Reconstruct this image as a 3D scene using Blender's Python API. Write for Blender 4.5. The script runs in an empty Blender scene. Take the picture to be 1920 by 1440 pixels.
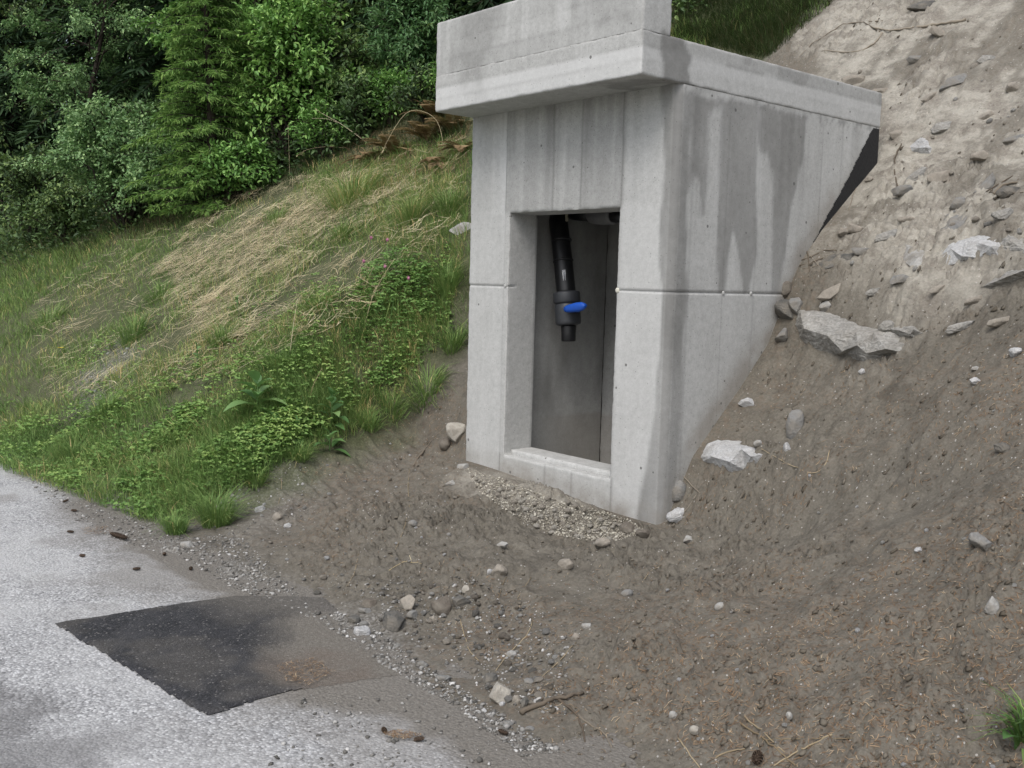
import bpy, bmesh, math, random
import numpy as np
from mathutils import Vector, Matrix
R_ = math.radians
rng = np.random.default_rng(7)
random.seed(7)
scn = bpy.context.scene
COL = scn.collection

# ------------------------------------------------------------------ camera
F_PX, YAW, PIT, ROL = 1873.18, .8623, -.1048, .0263
CAM = np.array([3.8325, -4.4783, 1.6430])
fw = np.array([-math.sin(YAW)*math.cos(PIT), math.cos(YAW)*math.cos(PIT), math.sin(PIT)])
r0 = np.array([math.cos(YAW), math.sin(YAW), 0.0]); u0 = np.cross(r0, fw)
RT = math.cos(ROL)*r0+math.sin(ROL)*u0
UP = -math.sin(ROL)*r0+math.cos(ROL)*u0
cd = bpy.data.cameras.new('camera')
cam = bpy.data.objects.new('camera', cd); COL.objects.link(cam)
cd.sensor_fit = 'HORIZONTAL'; cd.sensor_width = 36.0; cd.lens = 36.0*F_PX/1920.0
cd.clip_start = .05; cd.clip_end = 500
M = Matrix(((RT[0], UP[0], -fw[0], CAM[0]), (RT[1], UP[1], -fw[1], CAM[1]), (RT[2], UP[2], -fw[2], CAM[2]), (0, 0, 0, 1)))
cam.matrix_world = M
scn.camera = cam

# ------------------------------------------------------------------ light
SUN_EL, SUN_AZ = 54.0, 152.0          # azimuth measured from +Y clockwise
w = bpy.data.worlds.new('World'); scn.world = w; w.use_nodes = True
nt = w.node_tree; bg = nt.nodes['Background']
sky = nt.nodes.new('ShaderNodeTexSky'); sky.sky_type = 'NISHITA'; sky.sun_disc = False
sky.sun_elevation = R_(SUN_EL); sky.sun_rotation = R_(SUN_AZ); sky.dust_density = 3.0; sky.air_density = 1.0
hs = nt.nodes.new('ShaderNodeHueSaturation'); hs.inputs['Saturation'].default_value = .55
nt.links.new(sky.outputs[0], hs.inputs['Color']); nt.links.new(hs.outputs[0], bg.inputs['Color'])
bg.inputs['Strength'].default_value = .13
sd = bpy.data.lights.new('sun', 'SUN'); sd.energy = 1.1; sd.angle = R_(35); sd.color = (1.0, .985, .96)
so = bpy.data.objects.new('sun', sd); COL.objects.link(so)
az, el = R_(SUN_AZ), R_(SUN_EL)
sv = Vector((math.sin(az)*math.cos(el), math.cos(az)*math.cos(el), math.sin(el)))
so.rotation_euler = sv.to_track_quat('Z', 'Y').to_euler()
scn.view_settings.view_transform = 'Standard'; scn.view_settings.look = 'None'
scn.view_settings.gamma = 1.0; scn.view_settings.exposure = .60
scn.view_settings.use_curve_mapping = False

# ------------------------------------------------------------------ numpy helpers
_tab = np.random.default_rng(99).random(65536).astype(np.float32)
def _h(i, j, k, s):
    return _tab[((i*73856093) ^ (j*19349663) ^ (k*83492791) ^ (s*2654435)) & 65535]
def noise2(x, y, seed=0):
    return noise3(x, y, None, seed)
def noise3(x, y, z=None, seed=0):
    x = np.asarray(x, float); y = np.asarray(y, float)
    xi = np.floor(x).astype(np.int64); yi = np.floor(y).astype(np.int64)
    fx = x-xi; fy = y-yi
    fx = fx*fx*fx*(fx*(fx*6-15)+10); fy = fy*fy*fy*(fy*(fy*6-15)+10)
    def layer(zi):
        a = _h(xi, yi, zi, seed); b = _h(xi+1, yi, zi, seed); c = _h(xi, yi+1, zi, seed); d = _h(xi+1, yi+1, zi, seed)
        return (a*(1-fx)+b*fx)*(1-fy)+(c*(1-fx)+d*fx)*fy
    if z is None: return layer(0)*2-1
    z = np.asarray(z, float); zi = np.floor(z).astype(np.int64); fz = z-zi; fz = fz*fz*fz*(fz*(fz*6-15)+10)
    return (layer(zi)*(1-fz)+layer(zi+1)*fz)*2-1
def fbm2(x, y, seed=0, oct=4, lac=2.03, gain=.5):
    a = 1.0; s = 0; t = 0
    for o in range(oct):
        s = s+a*noise2(x, y, seed+o*17); t += a; a *= gain; x = x*lac+3.1; y = y*lac-1.7
    return s/t
def sst(a, b, x):
    t = np.clip((x-a)/(b-a), 0, 1); return t*t*(3-2*t)
def in_poly(px, py, poly):
    """signed distance to a polygon, negative inside"""
    P = np.asarray(poly, float); n = len(P)
    d = np.full(np.shape(px), 1e9); ins = np.zeros(np.shape(px), bool)
    for i in range(n):
        x1, y1 = P[i]; x2, y2 = P[(i+1) % n]
        ex, ey = x2-x1, y2-y1
        t = np.clip(((px-x1)*ex+(py-y1)*ey)/(ex*ex+ey*ey+1e-12), 0, 1)
        d = np.minimum(d, np.hypot(px-x1-t*ex, py-y1-t*ey))
        c = ((y1 > py) != (y2 > py)) & (px < (x2-x1)*(py-y1)/((y2-y1) if abs(y2-y1) > 1e-12 else 1e-12)+x1)
        ins ^= c
    return np.where(ins, -d, d)
def ray(px, py):
    return fw+RT*((px-960)/F_PX)-UP*((py-720)/F_PX)
def on_plane(px, py, axis, val):
    d = ray(px, py); return CAM+d*((val-CAM[axis])/d[axis])

# ------------------------------------------------------------------ mesh helpers
def mesh_np(name, verts, faces, mat=None, parent=None, attrs=None, smooth=False):
    """faces: list of int arrays (n,k)"""
    me = bpy.data.meshes.new(name)
    verts = np.ascontiguousarray(verts, np.float32)
    me.vertices.add(len(verts)); me.vertices.foreach_set('co', verts.ravel())
    faces = [np.asarray(f, np.int32) for f in faces if len(f)]
    nl = sum(f.size for f in faces); nf = sum(len(f) for f in faces)
    me.loops.add(nl); me.polygons.add(nf)
    me.loops.foreach_set('vertex_index', np.concatenate([f.ravel() for f in faces]))
    tot = np.concatenate([np.full(len(f), f.shape[1], np.int32) for f in faces])
    st = np.concatenate([[0], np.cumsum(tot)[:-1]]).astype(np.int32)
    me.polygons.foreach_set('loop_start', st)
    try: me.polygons.foreach_set('loop_total', tot)
    except Exception: pass
    if smooth: me.polygons.foreach_set('use_smooth', np.ones(nf, bool))
    me.update(calc_edges=True)
    for k, v in (attrs or {}).items():
        a = me.attributes.new(k, 'FLOAT', 'POINT'); a.data.foreach_set('value', np.ascontiguousarray(v, np.float32))
    if mat: me.materials.append(mat)
    o = bpy.data.objects.new(name, me); COL.objects.link(o)
    if parent: o.parent = parent
    return o
def tag(o, label=None, cat=None, group=None, kind=None):
    if label: o['label'] = label
    if cat: o['category'] = cat
    if group: o['group'] = group
    if kind: o['kind'] = kind
    return o
def empty(name, loc, label, cat, group=None):
    o = bpy.data.objects.new(name, None); COL.objects.link(o); o.location = loc; o.empty_display_size = .1
    return tag(o, label, cat, group)
class MB:
    """collects verts and faces of one mesh"""
    def __init__(s): s.v = []; s.q = []; s.t = []; s.n = 0; s.a = []
    def add(s, v, q=None, t=None, a=None):
        v = np.asarray(v, float).reshape(-1, 3)
        if q is not None and len(q): s.q.append(np.asarray(q)+s.n)
        if t is not None and len(t): s.t.append(np.asarray(t)+s.n)
        s.v.append(v); s.n += len(v)
        s.a.append(np.full(len(v), rng.random() if a is None else a) if np.ndim(a) == 0 else np.asarray(a))
    def tube(s, pts, rad, sides=6, cap=True, a=None):
        pts = np.asarray(pts, float); n = len(pts); rad = np.broadcast_to(rad, (n,))
        tg = np.gradient(pts, axis=0); tg /= np.linalg.norm(tg, axis=1)[:, None]+1e-9
        ref = np.array([0, 0, 1.]) if abs(tg[0][2]) < .9 else np.array([1., 0, 0])
        V = []; u = np.cross(tg[0], ref); u /= np.linalg.norm(u)
        for i in range(n):
            u = u-tg[i]*(u@tg[i]); u /= np.linalg.norm(u)+1e-9; v = np.cross(tg[i], u)
            th = np.arange(sides)*2*math.pi/sides
            V.append(pts[i]+rad[i]*(np.cos(th)[:, None]*u+np.sin(th)[:, None]*v))
        V = np.concatenate(V)
        i = np.arange(n-1)[:, None]*sides; j = np.arange(sides)[None]; j2 = (j+1) % sides
        q = np.stack([i+j, i+j2, i+sides+j2, i+sides+j], -1).reshape(-1, 4)
        t = []
        if cap:
            V = np.concatenate([V, pts[:1], pts[-1:]]); c0 = n*sides
            for k in range(sides):
                t.append((c0, (k+1) % sides, k)); t.append((c0+1, (n-1)*sides+k, (n-1)*sides+(k+1) % sides))
        s.add(V, q, t, a)
    def build(s, name, mat, parent=None, smooth=False, attr='rnd', origin=None):
        v = np.concatenate(s.v)
        if origin is not None: v = v-np.asarray(origin)
        f = []
        if s.q: f.append(np.concatenate(s.q))
        if s.t: f.append(np.concatenate(s.t))
        return mesh_np(name, v, f, mat, parent, {attr: np.concatenate(s.a)}, smooth)

# ------------------------------------------------------------------ materials
def new_mat(name, rough=.9, spec=.3):
    m = bpy.data.materials.new(name); m.use_nodes = True
    n = m.node_tree.nodes; b = n['Principled BSDF']
    b.inputs['Roughness'].default_value = rough; b.inputs['Specular IOR Level'].default_value = spec
    return m, m.node_tree, b
class NG:
    """small helper for node graphs"""
    def __init__(s, nt): s.nt = nt
    def n(s, t, **k):
        x = s.nt.nodes.new(t)
        for a, v in k.items():
            setattr(x, a, v)
        return x
    def l(s, a, b): s.nt.links.new(a, b)
    def coord(s, scale=(1, 1, 1)):
        c = s.n('ShaderNodeTexCoord'); m = s.n('ShaderNodeMapping'); m.inputs['Scale'].default_value = scale
        s.l(c.outputs['Object'], m.inputs['Vector']); return m.outputs[0]
    def noise(s, co, scale, detail=4, rough=.55, dist=0):
        x = s.n('ShaderNodeTexNoise'); x.inputs['Scale'].default_value = scale; x.inputs['Detail'].default_value = detail
        x.inputs['Roughness'].default_value = rough; x.inputs['Distortion'].default_value = dist
        s.l(co, x.inputs['Vector']); return x.outputs['Fac']
    def vor(s, co, scale, out='Distance', feature='F1'):
        x = s.n('ShaderNodeTexVoronoi'); x.feature = feature; x.inputs['Scale'].default_value = scale
        s.l(co, x.inputs['Vector']); return x.outputs[out]
    def ramp(s, f, stops, interp='LINEAR'):
        x = s.n('ShaderNodeValToRGB'); e = x.color_ramp.elements; x.color_ramp.interpolation = interp
        while len(e) < len(stops): e.new(.5)
        for i, (p, c) in enumerate(stops):
            e[i].position = p; e[i].color = (*c, 1) if len(c) == 3 else c
        s.l(f, x.inputs[0]); return x.outputs[0]
    def mr(s, f, a, b, c=0, d=1):
        x = s.n('ShaderNodeMapRange'); x.inputs[1].default_value = a; x.inputs[2].default_value = b
        x.inputs[3].default_value = c; x.inputs[4].default_value = d; s.l(f, x.inputs[0]); return x.outputs[0]
    def math(s, op, a, b=None):
        x = s.n('ShaderNodeMath', operation=op)
        for i, v in enumerate((a, b)):
            if v is None: continue
            if isinstance(v, (int, float)): x.inputs[i].default_value = v
            else: s.l(v, x.inputs[i])
        return x.outputs[0]
    def mix(s, f, a, b, mode='MIX'):
        x = s.n('ShaderNodeMix', data_type='RGBA', blend_type=mode)
        for i, v in ((0, f), (6, a), (7, b)):
            if isinstance(v, (int, float)): x.inputs[i].default_value = v
            elif isinstance(v, tuple): x.inputs[i].default_value = (*v, 1)
            else: s.l(v, x.inputs[i])
        return x.outputs[2]
    def attr(s, name):
        x = s.n('ShaderNodeAttribute', attribute_name=name); return x.outputs['Fac']
    def bump(s, h, strength, dist, b):
        x = s.n('ShaderNodeBump'); x.inputs['Strength'].default_value = strength; x.inputs['Distance'].default_value = dist
        s.l(h, x.inputs['Height']); s.l(x.outputs[0], b.inputs['Normal'])

def mat_ground():
    m, nt, b = new_mat('earth', .95, .15); g = NG(nt); co = g.coord()
    big = g.noise(co, 1.3, 5); mid = g.noise(co, 9, 6, .62); fine = g.noise(co, 70, 5, .7); vf = g.noise(co, 230, 3, .6)
    dirt = g.ramp(mid, [(.30, (.066, .058, .045)), (.5, (.137, .123, .099)), (.72, (.200, .183, .150))])
    dirt = g.mix(g.mr(big, .35, .65, 0, .55), dirt, (.170, .155, .127))
    dirt = g.mix(.5, dirt, g.ramp(fine, [(.3, (.060, .053, .043)), (.5, (.128, .116, .097)), (.72, (.22, .203, .170))]))
    # reddish litter stain
    nd = g.math('MULTIPLY', g.attr('needle'), g.mr(g.noise(co, 26, 5, .7), .46, .62))
    dirt = g.mix(g.math('MULTIPLY', nd, .32), dirt, (.165, .115, .078))
    sandc = g.ramp(g.noise(g.coord((1, 2.2, 1)), 5, 6, .68), [(.36, (.15, .133, .112)), (.46, (.23, .213, .18)), (.52, (.31, .293, .250)), (.68, (.41, .390, .337))])
    sandc = g.mix(.35, sandc, g.ramp(fine, [(.3, (.13, .115, .095)), (.5, (.33, .30, .255)), (.7, (.47, .435, .375))]))
    sm = g.math('MULTIPLY', g.attr('sand'), 1.0)
    c = g.mix(sm, dirt, sandc)
    crust = g.noise(co, 3.1, 7, .7); c = g.mix(g.mr(crust, .56, .68, 0, .45), c, (.062, .055, .046))
    turf = g.ramp(fine, [(.3, (.042, .045, .024)), (.55, (.090, .098, .052)), (.75, (.17, .16, .10))])
    c = g.mix(g.attr('grassy'), c, turf)
    grv = g.vor(co, 75, 'Color'); bw = g.n('ShaderNodeSeparateColor'); g.l(grv, bw.inputs[0])
    gravel = g.ramp(bw.outputs[0], [(0, (.07, .066, .06)), (.5, (.20, .195, .185)), (.85, (.34, .33, .31)), (1, (.55, .54, .52))])
    c = g.mix(g.attr('gravel'), c, gravel)
    # pale grit specks
    sv_ = g.n('ShaderNodeTexVoronoi'); sv_.inputs['Scale'].default_value = 42; g.l(co, sv_.inputs['Vector'])
    sc = g.n('ShaderNodeSeparateColor'); g.l(sv_.outputs['Color'], sc.inputs[0])
    spk = g.math('MULTIPLY', g.math('GREATER_THAN', sc.outputs[1], .8), g.math('LESS_THAN', sv_.outputs['Distance'], .17))
    spk = g.math('MULTIPLY', spk, g.mr(g.attr('grassy'), 0, .5, 1, 0))
    c = g.mix(g.math('MULTIPLY', spk, .8), c, (.42, .40, .37))
    g.l(c, b.inputs['Base Color'])
    hgt = g.math('ADD', g.math('MULTIPLY', mid, 1.0), g.math('ADD', g.math('MULTIPLY', fine, .42), g.math('MULTIPLY', vf, .16)))
    hgt = g.math('ADD', hgt, g.math('MULTIPLY', g.attr('gravel'), g.math('MULTIPLY', g.vor(co, 75), -.5)))
    g.bump(hgt, .65, .020, b)
    return m
def mat_road():
    m, nt, b = new_mat('weathered_asphalt', .9, .25); g = NG(nt); co = g.coord()
    v = g.n('ShaderNodeTexVoronoi'); v.inputs['Scale'].default_value = 84; g.l(co, v.inputs['Vector'])
    s = g.n('ShaderNodeSeparateColor'); g.l(v.outputs['Color'], s.inputs[0])
    agg = g.ramp(s.outputs[0], [(0, (.18, .18, .183)), (.25, (.36, .36, .362)), (.62, (.46, .46, .462)), (.92, (.64, .64, .64))])
    gap = g.mr(v.outputs['Distance'], .28, .6)
    agg = g.mix(g.math('MULTIPLY', gap, .5), agg, (.20, .198, .195))
    big = g.noise(co, 2.2, 5, .6); mid = g.noise(co, 14, 5, .65)
    agg = g.mix(g.mr(big, .42, .62, 0, .55), agg, (.47, .468, .462))
    agg = g.mix(g.mr(mid, .5, .72, 0, .35), agg, (.22, .215, .21))
    dust = g.ramp(g.noise(co, 60, 5, .7), [(.3, (.105, .094, .079)), (.55, (.165, .150, .128)), (.75, (.255, .236, .205))])
    dm = g.attr('dust')
    c = g.mix(g.math('MULTIPLY', dm, .93), agg, dust)
    c = g.mix(g.math('MULTIPLY', g.attr('dark'), .75), c, (.10, .096, .094))
    g.l(c, b.inputs['Base Color'])
    h = g.math('ADD', g.math('MULTIPLY', v.outputs['Distance'], -.7), g.math('MULTIPLY', mid, .6))
    g.bump(h, .75, .008, b); return m
def mat_patch():
    m, nt, b = new_mat('fresh_asphalt', .8, .35); g = NG(nt); co = g.coord()
    v = g.n('ShaderNodeTexVoronoi'); v.inputs['Scale'].default_value = 130; g.l(co, v.inputs['Vector'])
    s = g.n('ShaderNodeSeparateColor'); g.l(v.outputs['Color'], s.inputs[0])
    c = g.ramp(s.outputs[0], [(0, (.014, .014, .016)), (.7, (.032, .032, .035)), (.95, (.055, .055, .058)), (1, (.20, .19, .18))])
    c = g.mix(g.mr(g.noise(co, 5, 5, .6), .45, .70, 0, .55), c, (.062, .061, .064))
    dust = g.ramp(g.noise(co, 60, 5, .7), [(.3, (.105, .094, .079)), (.55, (.165, .150, .128)), (.75, (.255, .236, .205))])
    c = g.mix(g.math('MULTIPLY', g.attr('dust'), .97), c, dust)
    c = g.mix(g.math('MULTIPLY', g.attr('dark'), .32), c, (.115, .072, .050))
    g.l(c, b.inputs['Base Color'])
    g.bump(g.math('ADD', g.math('MULTIPLY', v.outputs['Distance'], -.6), g.noise(co, 40, 4)), .7, .006, b); return m
def mat_concrete():
    m, nt, b = new_mat('cast_concrete', .85, .3); g = NG(nt); co = g.coord(); cs = g.coord((6, 6, .55))
    n1 = g.noise(co, 3.2, 6, .62); n2 = g.noise(co, 24, 5, .65); n3 = g.noise(co, 260, 3, .6); st = g.noise(cs, 2.2, 5, .6)
    c = g.ramp(n1, [(.32, (.28, .281, .268)), (.5, (.44, .442, .424)), (.68, (.57, .573, .556))])
    c = g.mix(.45, c, g.ramp(st, [(.3, (.31, .308, .295)), (.5, (.43, .43, .415)), (.68, (.53, .53, .515))]))
    c = g.mix(.42, c, g.ramp(n2, [(.32, (.24, .236, .224)), (.5, (.43, .428, .412)), (.68, (.60, .598, .58))]))
    n4 = g.noise(co, 75, 5, .75); c = g.mix(.26, c, g.ramp(n4, [(.33, (.20, .197, .187)), (.5, (.43, .427, .41)), (.66, (.64, .637, .62))]))
    c = g.mix(.24, c, g.ramp(n3, [(.3, (.2, .198, .188)), (.5, (.45, .447, .43)), (.7, (.66, .657, .64))]))
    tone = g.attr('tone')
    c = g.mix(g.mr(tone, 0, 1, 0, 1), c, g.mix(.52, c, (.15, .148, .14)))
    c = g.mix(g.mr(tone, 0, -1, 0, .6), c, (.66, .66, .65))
    wet_shade = g.ramp(g.noise(co, 14, 4), [(.3, (.095, .093, .086)), (.7, (.155, .152, .142))])
    c = g.mix(g.math('MULTIPLY', g.attr('damp_shade'), .66), c, wet_shade)
    c = g.mix(g.math('MULTIPLY', g.attr('seam'), .5), c, (.13, .128, .122))
    c = g.mix(g.math('MULTIPLY', g.attr('soil'), .7), c, (.20, .172, .135))
    # pores left by air bubbles
    pv = g.n('ShaderNodeTexVoronoi'); pv.inputs['Scale'].default_value = 13; g.l(co, pv.inputs['Vector'])
    ps = g.n('ShaderNodeSeparateColor'); g.l(pv.outputs['Color'], ps.inputs[0])
    pore = g.math('MULTIPLY', g.math('GREATER_THAN', ps.outputs[0], .62), g.math('LESS_THAN', pv.outputs['Distance'], g.math('MULTIPLY', ps.outputs[2], .15)))
    pv2 = g.n('ShaderNodeTexVoronoi'); pv2.inputs['Scale'].default_value = 48; g.l(co, pv2.inputs['Vector'])
    ps2 = g.n('ShaderNodeSeparateColor'); g.l(pv2.outputs['Color'], ps2.inputs[0])
    pore2 = g.math('MULTIPLY', g.math('GREATER_THAN', ps2.outputs[0], .72), g.math('LESS_THAN', pv2.outputs['Distance'], .13))
    pores = g.math('MAXIMUM', pore, pore2)
    c = g.mix(g.math('MULTIPLY', pores, .78), c, (.10, .098, .092))
    g.l(c, b.inputs['Base Color'])
    h = g.math('SUBTRACT', g.math('ADD', g.math('MULTIPLY', n2, .5), g.math('MULTIPLY', n3, .18)), g.math('MULTIPLY', pores, .6))
    g.bump(h, .5, .006, b); return m
def mat_rock(name, lo, mid, hi, band=0.0, scale=9):
    m, nt, b = new_mat(name, .88, .3); g = NG(nt); co = g.coord()
    n1 = g.noise(co, scale, 6, .65); n2 = g.noise(co, scale*9, 4, .65)
    f = n1
    if band:
        wv = g.n('ShaderNodeTexWave', wave_type='BANDS', bands_direction='Z'); wv.inputs['Scale'].default_value = scale*1.1
        wv.inputs['Distortion'].default_value = 16; wv.inputs['Detail'].default_value = 4; wv.inputs['Detail Scale'].default_value = 1.6
        g.l(co, wv.inputs['Vector']); f = g.math('ADD', g.math('MULTIPLY', n1, 1-band*.32), g.math('MULTIPLY', wv.outputs['Fac'], band*.32))
    c = g.ramp(f, [(.22, lo), (.5, mid), (.8, hi)])
    c = g.mix(.3, c, g.ramp(n2, [(.3, lo), (.7, hi)]))
    c = g.mix(g.mr(g.noise(co, scale*.8, 5, .7), .42, .62, 0, .35 if hi[0] > .6 else (.4 if band > .5 else .72)), c, (.19, .170, .14))
    g.l(c, b.inputs['Base Color'])
    g.bump(g.math('ADD', f, g.math('MULTIPLY', n2, .4)), .8, .014, b); return m
def mat_ramp(name, stops, rough=.8, spec=.25, trans=0.0, attr='rnd'):
    """colour picked by a per-piece value stored on the mesh"""
    m, nt, b = new_mat(name, rough, spec); g = NG(nt)
    c = g.ramp(g.attr(attr), stops); g.l(c, b.inputs['Base Color'])
    if trans:
        t = g.n('ShaderNodeBsdfTranslucent'); mx = g.n('ShaderNodeMixShader'); mx.inputs[0].default_value = trans
        c2 = g.mix(.4, c, (.10, .19, .035)); g.l(c2, t.inputs['Color'])
        out = nt.nodes['Material Output']; g.l(b.outputs[0], mx.inputs[1]); g.l(t.outputs[0], mx.inputs[2]); g.l(mx.outputs[0], out.inputs[0])
    return m
def mat_plain(name, col, rough=.6, spec=.4, bump=0, scale=40, var=.25):
    m, nt, b = new_mat(name, rough, spec); g = NG(nt); co = g.coord()
    n = g.noise(co, scale, 4, .6)
    c = g.ramp(n, [(.25, tuple(x*(1-var) for x in col)), (.75, tuple(min(1, x*(1+var)) for x in col))])
    g.l(c, b.inputs['Base Color'])
    if bump: g.bump(n, bump, .004, b)
    return m
MT = {
 'earth': mat_ground(), 'road': mat_road(), 'patch': mat_patch(), 'concrete': mat_concrete(),
 'white_rock': mat_rock('white_rock', (.22, .22, .217), (.46, .46, .455), (.68, .68, .68), .5, 16),
 'pale_rock': mat_rock('pale_rock', (.24, .235, .22), (.36, .355, .335), (.50, .49, .47), .2, 12),
 'grey_rock': mat_rock('grey_rock', (.12, .12, .115), (.20, .198, .19), (.30, .298, .285), .25, 10),
 'dark_rock': mat_rock('dark_rock', (.055, .054, .05), (.095, .093, .086), (.16, .155, .145), .35, 12),
 'slate': mat_rock('slate', (.12, .116, .106), (.27, .262, .242), (.46, .45, .42), .62, 9),
 'tan_rock': mat_rock('tan_rock', (.20, .172, .138), (.31, .278, .232), (.42, .385, .335), 0, 12),
 'cream_rock': mat_rock('cream_rock', (.30, .275, .235), (.43, .40, .345), (.54, .51, .45), 0, 14),
 'brown_rock': mat_rock('brown_rock', (.07, .058, .046), (.12, .102, .083), (.18, .158, .132), 0, 12),
 'pebble': mat_ramp('pebble', [(0, (.08, .077, .07)), (.35, (.16, .152, .138)), (.7, (.27, .262, .245)), (.92, (.42, .41, .39)), (1, (.58, .57, .55))], .9, .2),
 'chip': mat_ramp('chip', [(0, (.26, .235, .19)), (.6, (.43, .40, .33)), (1, (.56, .53, .455))], .9, .2),
 'clod': mat_ramp('clod', [(0, (.085, .072, .055)), (1, (.175, .155, .125))], .97, .1),
 'needle': mat_ramp('needle_litter', [(0, (0.098, 0.061, 0.038)), (.5, (0.196, 0.127, 0.076)), (.85, (0.299, 0.209, 0.131)), (1, (0.414, 0.330, 0.221))], .9, .15),
 'grass': mat_ramp('grass_blade', [(0, (0.111, 0.199, 0.055)), (.4, (0.210, 0.328, 0.095)), (.7, (0.320, 0.416, 0.138)), (.88, (0.534, 0.493, 0.198)), (1, (0.853, 0.624, 0.319))], .65, .3, .3),
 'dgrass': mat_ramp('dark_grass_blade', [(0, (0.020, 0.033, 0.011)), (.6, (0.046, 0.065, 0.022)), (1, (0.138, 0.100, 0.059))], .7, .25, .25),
 'straw': mat_ramp('straw', [(0, (.40, .315, .175)), (.5, (.62, .52, .33)), (1, (.78, .69, .48))], .75, .25, .15),
 'clover': mat_ramp('clover_leaf', [(0, (0.113, 0.218, 0.059)), (.5, (0.200, 0.339, 0.092)), (1, (0.341, 0.468, 0.139))], .6, .3, .3),
 'stem': mat_ramp('dry_stem', [(0, (.17, .13, .08)), (1, (.38, .31, .20))], .85, .2),
 'twig': mat_ramp('dead_twig', [(0, (.09, .07, .052)), (1, (.27, .235, .185))], .9, .15),
 'cone': mat_ramp('pine_cone', [(0, (.045, .032, .024)), (1, (.12, .085, .06))], .85, .2),
 'bark': mat_plain('bark', (.05, .042, .034), .95, .1, .6, 30, .4),
 'alder': mat_ramp('alder_leaf', [(0, (0.114, 0.225, 0.086)), (.5, (0.214, 0.358, 0.144)), (1, (0.423, 0.593, 0.253))], .5, .4, .28),
 'hazel': mat_ramp('hazel_leaf', [(0, (0.106, 0.235, 0.050)), (.5, (0.205, 0.395, 0.096)), (1, (0.414, 0.630, 0.182))], .5, .4, .3),
 'larch': mat_ramp('larch_needle', [(0, (0.076, 0.164, 0.038)), (.5, (0.156, 0.285, 0.068)), (1, (0.284, 0.421, 0.111))], .65, .25, .3),
 'dleaf': mat_ramp('shade_leaf', [(0, (0.044, 0.080, 0.033)), (.6, (0.097, 0.162, 0.056)), (1, (0.223, 0.313, 0.099))], .55, .3, .2),
 'spruce': mat_ramp('spruce_needle', [(0, (0.017, 0.038, 0.020)), (.6, (0.036, 0.072, 0.031)), (1, (0.072, 0.121, 0.048))], .7, .2, .12),
 'fern': mat_ramp('fern_leaf', [(0, (0.074, 0.166, 0.066)), (.6, (0.130, 0.254, 0.099)), (1, (0.231, 0.370, 0.149))], .55, .35, .3),
 'dryfern': mat_ramp('dry_bracken', [(0, (0.124, 0.080, 0.041)), (.6, (0.250, 0.171, 0.091)), (1, (0.397, 0.305, 0.173))], .85, .15, .2),
 'dock': mat_ramp('dock_leaf', [(0, (0.090, 0.193, 0.062)), (.6, (0.144, 0.277, 0.091)), (1, (0.234, 0.370, 0.133))], .45, .4, .28),
 'flower': mat_ramp('clover_flower', [(0, (.38, .12, .22)), (1, (.60, .28, .40))], .8, .2),
 'yellow': mat_ramp('yellow_petal', [(0, (.75, .50, .02)), (1, (.85, .62, .03))], .7, .2),
 'bitumen': mat_plain('bitumen', (.018, .018, .019), .7, .35, .5, 60, .35),
 'black_pipe': mat_plain('black_polyethylene', (.012, .012, .013), .42, .5, 0, 30, .1),
 'grey_pvc': mat_plain('grey_plastic', (.045, .048, .053), .45, .5, 0, 30, .12),
 'pale_pvc': mat_plain('pale_grey_plastic', (.16, .16, .16), .5, .4, 0, 30, .1),
 'blue': mat_plain('blue_plastic', (.015, .10, .52), .38, .5, 0, 30, .08),
 'sticker': mat_plain('white_sticker', (.72, .72, .73), .6, .3, 0, 30, .05),
 'ink': mat_plain('printed_grey', (.30, .31, .34), .7, .2, 0, 60, .2),
 'plug': mat_plain('mortar_plug', (.60, .58, .50), .85, .25, .3, 60, .1),
 'rope': mat_plain('strap', (.30, .28, .21), .8, .2, .3, 80, .2),
}
#TERRAIN
# ------------------------------------------------------------------ terrain
DP = np.array([(-30, -.03), (-2.6, -.03), (-2.22, -.005), (-1.9, .03), (-1.2, .10), (-.5, .155), (0.0, .20), (.05, .23), (.27, .60), (.72, 1.01), (.98, 1.27), (1.13, 1.55),
               (1.28, 1.79), (1.51, 2.02), (1.88, 2.31), (2.17, 2.53), (2.6, 2.92), (3.3, 3.42), (4.5, 4.28), (40, 28.4)])
def natural(X, Y):
    s = .69
    t = (Y+2.2)
    t = np.where(t < .5, np.where(t < -.1, -.03-.0*t, (t+.1)**2/1.2*1.0-.03), t-.2-.03)   # soft toe
    lift = np.minimum(np.maximum(t, -.05), 60)*s
    return np.where(t < 0, t, lift)
def border(Y):                      # left edge of the bare soil around the shelter
    return -2.55-.30*np.clip(Y, -1.6, 1.4)-.25*np.clip(-1.2-Y, 0, 1)
def base_height(X, Y):
    N = natural(X, Y)
    D = np.interp(Y, DP[:, 0], DP[:, 1])
    D = D+.10*sst(-.3, -2.0, X)*sst(-1.6, 0, Y)
    wl = sst(-1.5, .3, X-border(Y)); wr = 1-.72*sst(.35, 2.6, X)
    wgt = wl*wr*(1-sst(2.6, 4.4, Y))
    h = D*wgt+N*(1-wgt)
    # sandy fill heaped behind and to the right of the shelter
    fill = sst(-2.4, -1.5, X+.10*(Y-3))*sst(2.1, 3.4, Y)
    h = h+.22*fill
    return h
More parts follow.
